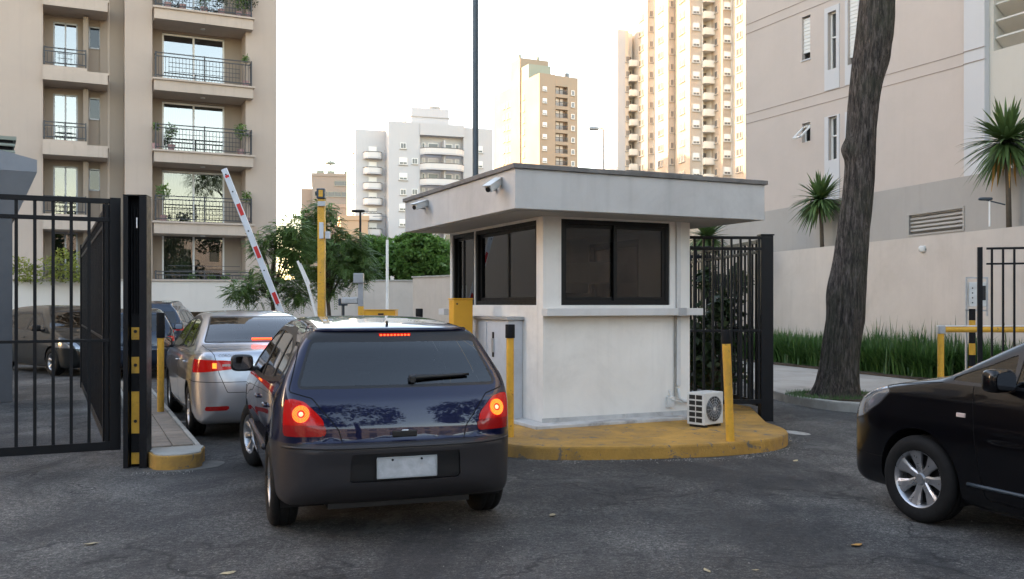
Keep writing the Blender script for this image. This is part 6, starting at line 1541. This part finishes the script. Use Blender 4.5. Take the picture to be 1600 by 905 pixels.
# pit grass
V_, F_ = [], []; b0 = 0
for i in range(900):
    a_ = rng.random()*6.283; rr = .50+.28*rng.random(); q = np.array([bx.x+rr*math.cos(a_), bx.y+rr*math.sin(a_)*.9, .14]); 
    d = rng.normal(size=2)*.03; h_ = .03+.06*rng.random(); V_ += [q+[-.004,0,0], q+[.004,0,0], q+[d[0], d[1], h_]]; F_.append((b0, b0+1, b0+2)); b0 += 3
o = fast_mesh('pit_grass', np.array(V_), np.array(F_), M['leaf_strap']); tag(o, 'thin short grass round the foot of the big tree', 'grass'); o['kind'] = 'stuff'
# balcony plants and pots on the left block
def balcony_plant(px, level, h, r, label, mat_='leaf_mid', pot='pot', y=-.15):
    p = F0+U*ls(px)+V*y; p.z = LV[level]+.0
    o = thing('potted_plant', label, 'plant', p, 0, 'potted plants on the left balconies'); MB().cyl((0,0,0),(0,0,.26),.11,.15,14).build('pot', M[pot], o)
    n = int(260*r/.3); d = rng.normal(size=(n, 3)); d /= np.linalg.norm(d, axis=1)[:, None]; c = np.array([0, 0, .26+h])+d*r*(rng.random((n, 1))**.4)*[1, 1, 1.3]
    MB().cyl((0,0,.2),(0,0,.26+h),.012,n=6).build('stem', M['twig'], o); v, f = leafcloud(c, .13, .05); fast_mesh('foliage', v, f, M[mat_], o)
balcony_plant(267, 2, .55, .24, 'potted shrub in a pink pot at the left end of the third floor balcony'); balcony_plant(375, 2, .75, .28, 'taller potted plant in a pink pot at the right end of the third floor balcony'); balcony_plant(243, 2, .7, .12, 'small tuft on the left corner of the third floor railing')
balcony_plant(255, 1, .95, .26, 'slender potted plant rising over the rail of the second floor balcony'); balcony_plant(384, 1, .9, .18, 'small bright plant at the right end of the second floor balcony'); balcony_plant(383, 3, .95, .12, 'thin sprig at the right end of the fourth floor balcony')
for k, px in enumerate((262, 285, 318, 345, 372, 388)): balcony_plant(px, 4, .45+.1*(k % 2), .34, ['dense plant at the left end of the top visible balcony','plant with red blooms on the top visible balcony','leafy plant left of centre on the top visible balcony','leafy plant right of centre on the top visible balcony','tall plant near the right end of the top visible balcony','plant at the right corner of the top visible balcony'][k], 'leaf_dark' if k % 2 else 'leaf_mid')
for k, px in enumerate((300, 330, 352)): balcony_plant(px, 0, .05, .2, ['low green planting left on the lowest balcony','low green planting in the middle of the lowest balcony','low green planting right on the lowest balcony'][k], 'leaf_far')
M['leaf_lime'] = leafmat('leaf_lime', (.10,.13,.02), (.22,.24,.04), (.35,.33,.07))
for k, (px, r) in enumerate(((30,20),(48,14),(80,20),(95,26),(112,24),(125,14))):
    p = at(px, 440, 33.6); o = thing('podium_plant', ['thin reddish plant on the podium edge, leftmost','sparse plant on the podium edge, second from the left','lime plant on the podium edge left of the tall one','tallest lime green plant on the podium edge','broad lime green plant right of the tallest','small plant at the right end of the podium planting'][k], 'plant', (p.x, p.y, 2.40), 0, 'plants along the podium edge')
    n = 260; c = np.abs(rng.normal(size=(n, 3)))*[1, 1, 1]; c = np.stack([rng.normal(size=n)*.18, rng.normal(size=n)*.15, rng.random(n)*r*.045], 1); v, f = leafcloud(c, .16, .05); fast_mesh('foliage', v, f, M['leaf_lime'], o); MB().cyl((0,0,0),(0,0,r*.03),.012,n=6).build('stem', M['twig'], o)
# fallen leaves on the road
for k, (px, py, s_, mt, lab) in enumerate(((863,806,.055,'leaf_fallen','dry pale leaf on the asphalt in front of the booth'),(1338,853,.06,'leaf_dry','yellow leaf on the asphalt near the bottom right'),(142,851,.055,'leaf_fallen','dry leaf on the asphalt at lower left'),(356,897,.05,'leaf_fallen','dry leaf at the bottom edge left of centre'),(1243,721,.05,'leaf_fallen','small dry leaf right of the yellow island'),(1228,677,.04,'leaf_fallen','tiny pale leaf beside the right end of the island'),(1235,690,.04,'leaf_fallen','tiny pale leaf by the white paint patch'),(1105,893,.04,'leaf_fallen','small dark leaf at the bottom edge right of centre'),(1180,892,.03,'leaf_fallen','tiny leaf near the bottom edge'),(1365,640,.04,'leaf_fallen','small leaf on the kerb by the big tree'))):
    p = gr(px, py); m_ = MB(); vs = []
    for i, (a, b, c) in enumerate(((-1,0,.1),(-.45,.38,.25),(.1,.45,.18),(.6,.3,.3),(1,0,.35),(.6,-.3,.12),(.1,-.42,.05),(-.45,-.35,.15))): vs.append((a*s_, b*s_, .004+c*s_*.5))
    vs.append((0, 0, .006+.1*s_)); m_.add(vs, [(i, (i+1) % 8, 8) for i in range(8)]); o = m_.build('fallen_leaf', M[mt], None, True, 0, p if py != 640 else p+Vector((0,0,.14)), (0, 0, random.random()*6)); tag(o, lab, 'leaf', 'fallen leaves')
# ---------------------------------------------------------------- street behind the camera (mirrored in paint and glass)
for k, (x, y, h) in enumerate(((-10,-7,9.5),(-3.6,-8.5,10.5),(4.0,-7.5,10),(11.5,-3.5,9))):
    o = thing('street_tree', ['leafy street tree behind the camera, far left','leafy street tree behind the camera, left of the lane','leafy street tree behind the camera, right of the lane','leafy street tree behind the camera, far right'][k], 'tree', (x, y, 0), 0, 'street trees behind the camera')
    MB().tube([(0,0,0),(.2,0,h*.3),(0,.1,h*.62)], [.24,.2,.14], 10).build('trunk', M['bark'], o, True)
    pc = []
    for _ in range(34):
        d = rng.normal(size=3); d /= np.linalg.norm(d); c = np.array([d[0]*3.0, d[1]*2.6, h*.78+d[2]*2.4])*[1,1,1]; m_ = 90; e = rng.normal(size=(m_, 3)); e /= np.linalg.norm(e, axis=1)[:, None]; pc.append(c+e*.9*(rng.random((m_, 1))**.4))
    v, f = leafcloud(np.concatenate(pc), .34, .2); fast_mesh('crown', v, f, M['leaf_dark'], o)

# grit and leaf crumbs gathered along the kerbs
V_, F_ = [], []; b0 = 0
def grit(p, q, n, spread):
    global b0
    p = np.array(p, float); q = np.array(q, float); d = q-p; nn_ = np.array([-d[1], d[0]])/np.linalg.norm(d)
    for _ in range(n):
        t = rng.random(); c = p+d*t+nn_*abs(rng.normal())*spread; s = .004+.009*rng.random()**2; s *= .7; a_ = rng.random()*6.28; pts_ = []
        for k in range(4): pts_.append((c[0]+s*math.cos(a_+k*1.57)*(.6+.6*rng.random()), c[1]+s*math.sin(a_+k*1.57)*(.6+.6*rng.random()), .001))
        V_.extend(pts_); V_.append((c[0], c[1], .002+s*.8)); F_.extend([(b0+k, b0+(k+1) % 4, b0+4) for k in range(4)]); b0 += 5
for (p, q, n, s) in (((.5,9.49),(2.2,9.62),260,-.10),((2.3,9.68),(3.15,10.4),200,-.12),((3.2,10.6),(3.25,11.8),140,-.12),((-.3,10.0),(.4,9.5),90,-.08),((4.45,16.4),(4.45,15.0),160,.10),((4.5,14.8),(5.4,13.4),220,.12),((5.4,13.4),(7.5,12.8),240,.14),((-3.6,8.8),(-3.05,8.9),120,-.10),((-3.1,9.2),(-4.4,12.0),160,-.10),((-3,4),(5,7),60,1.3)): grit(p, q, n, s)
o = fast_mesh('road_grit', np.array(V_), np.array(F_), M['concrete']); tag(o, 'loose grit scattered on the asphalt and along the kerbs', 'grit'); o['kind'] = 'stuff'
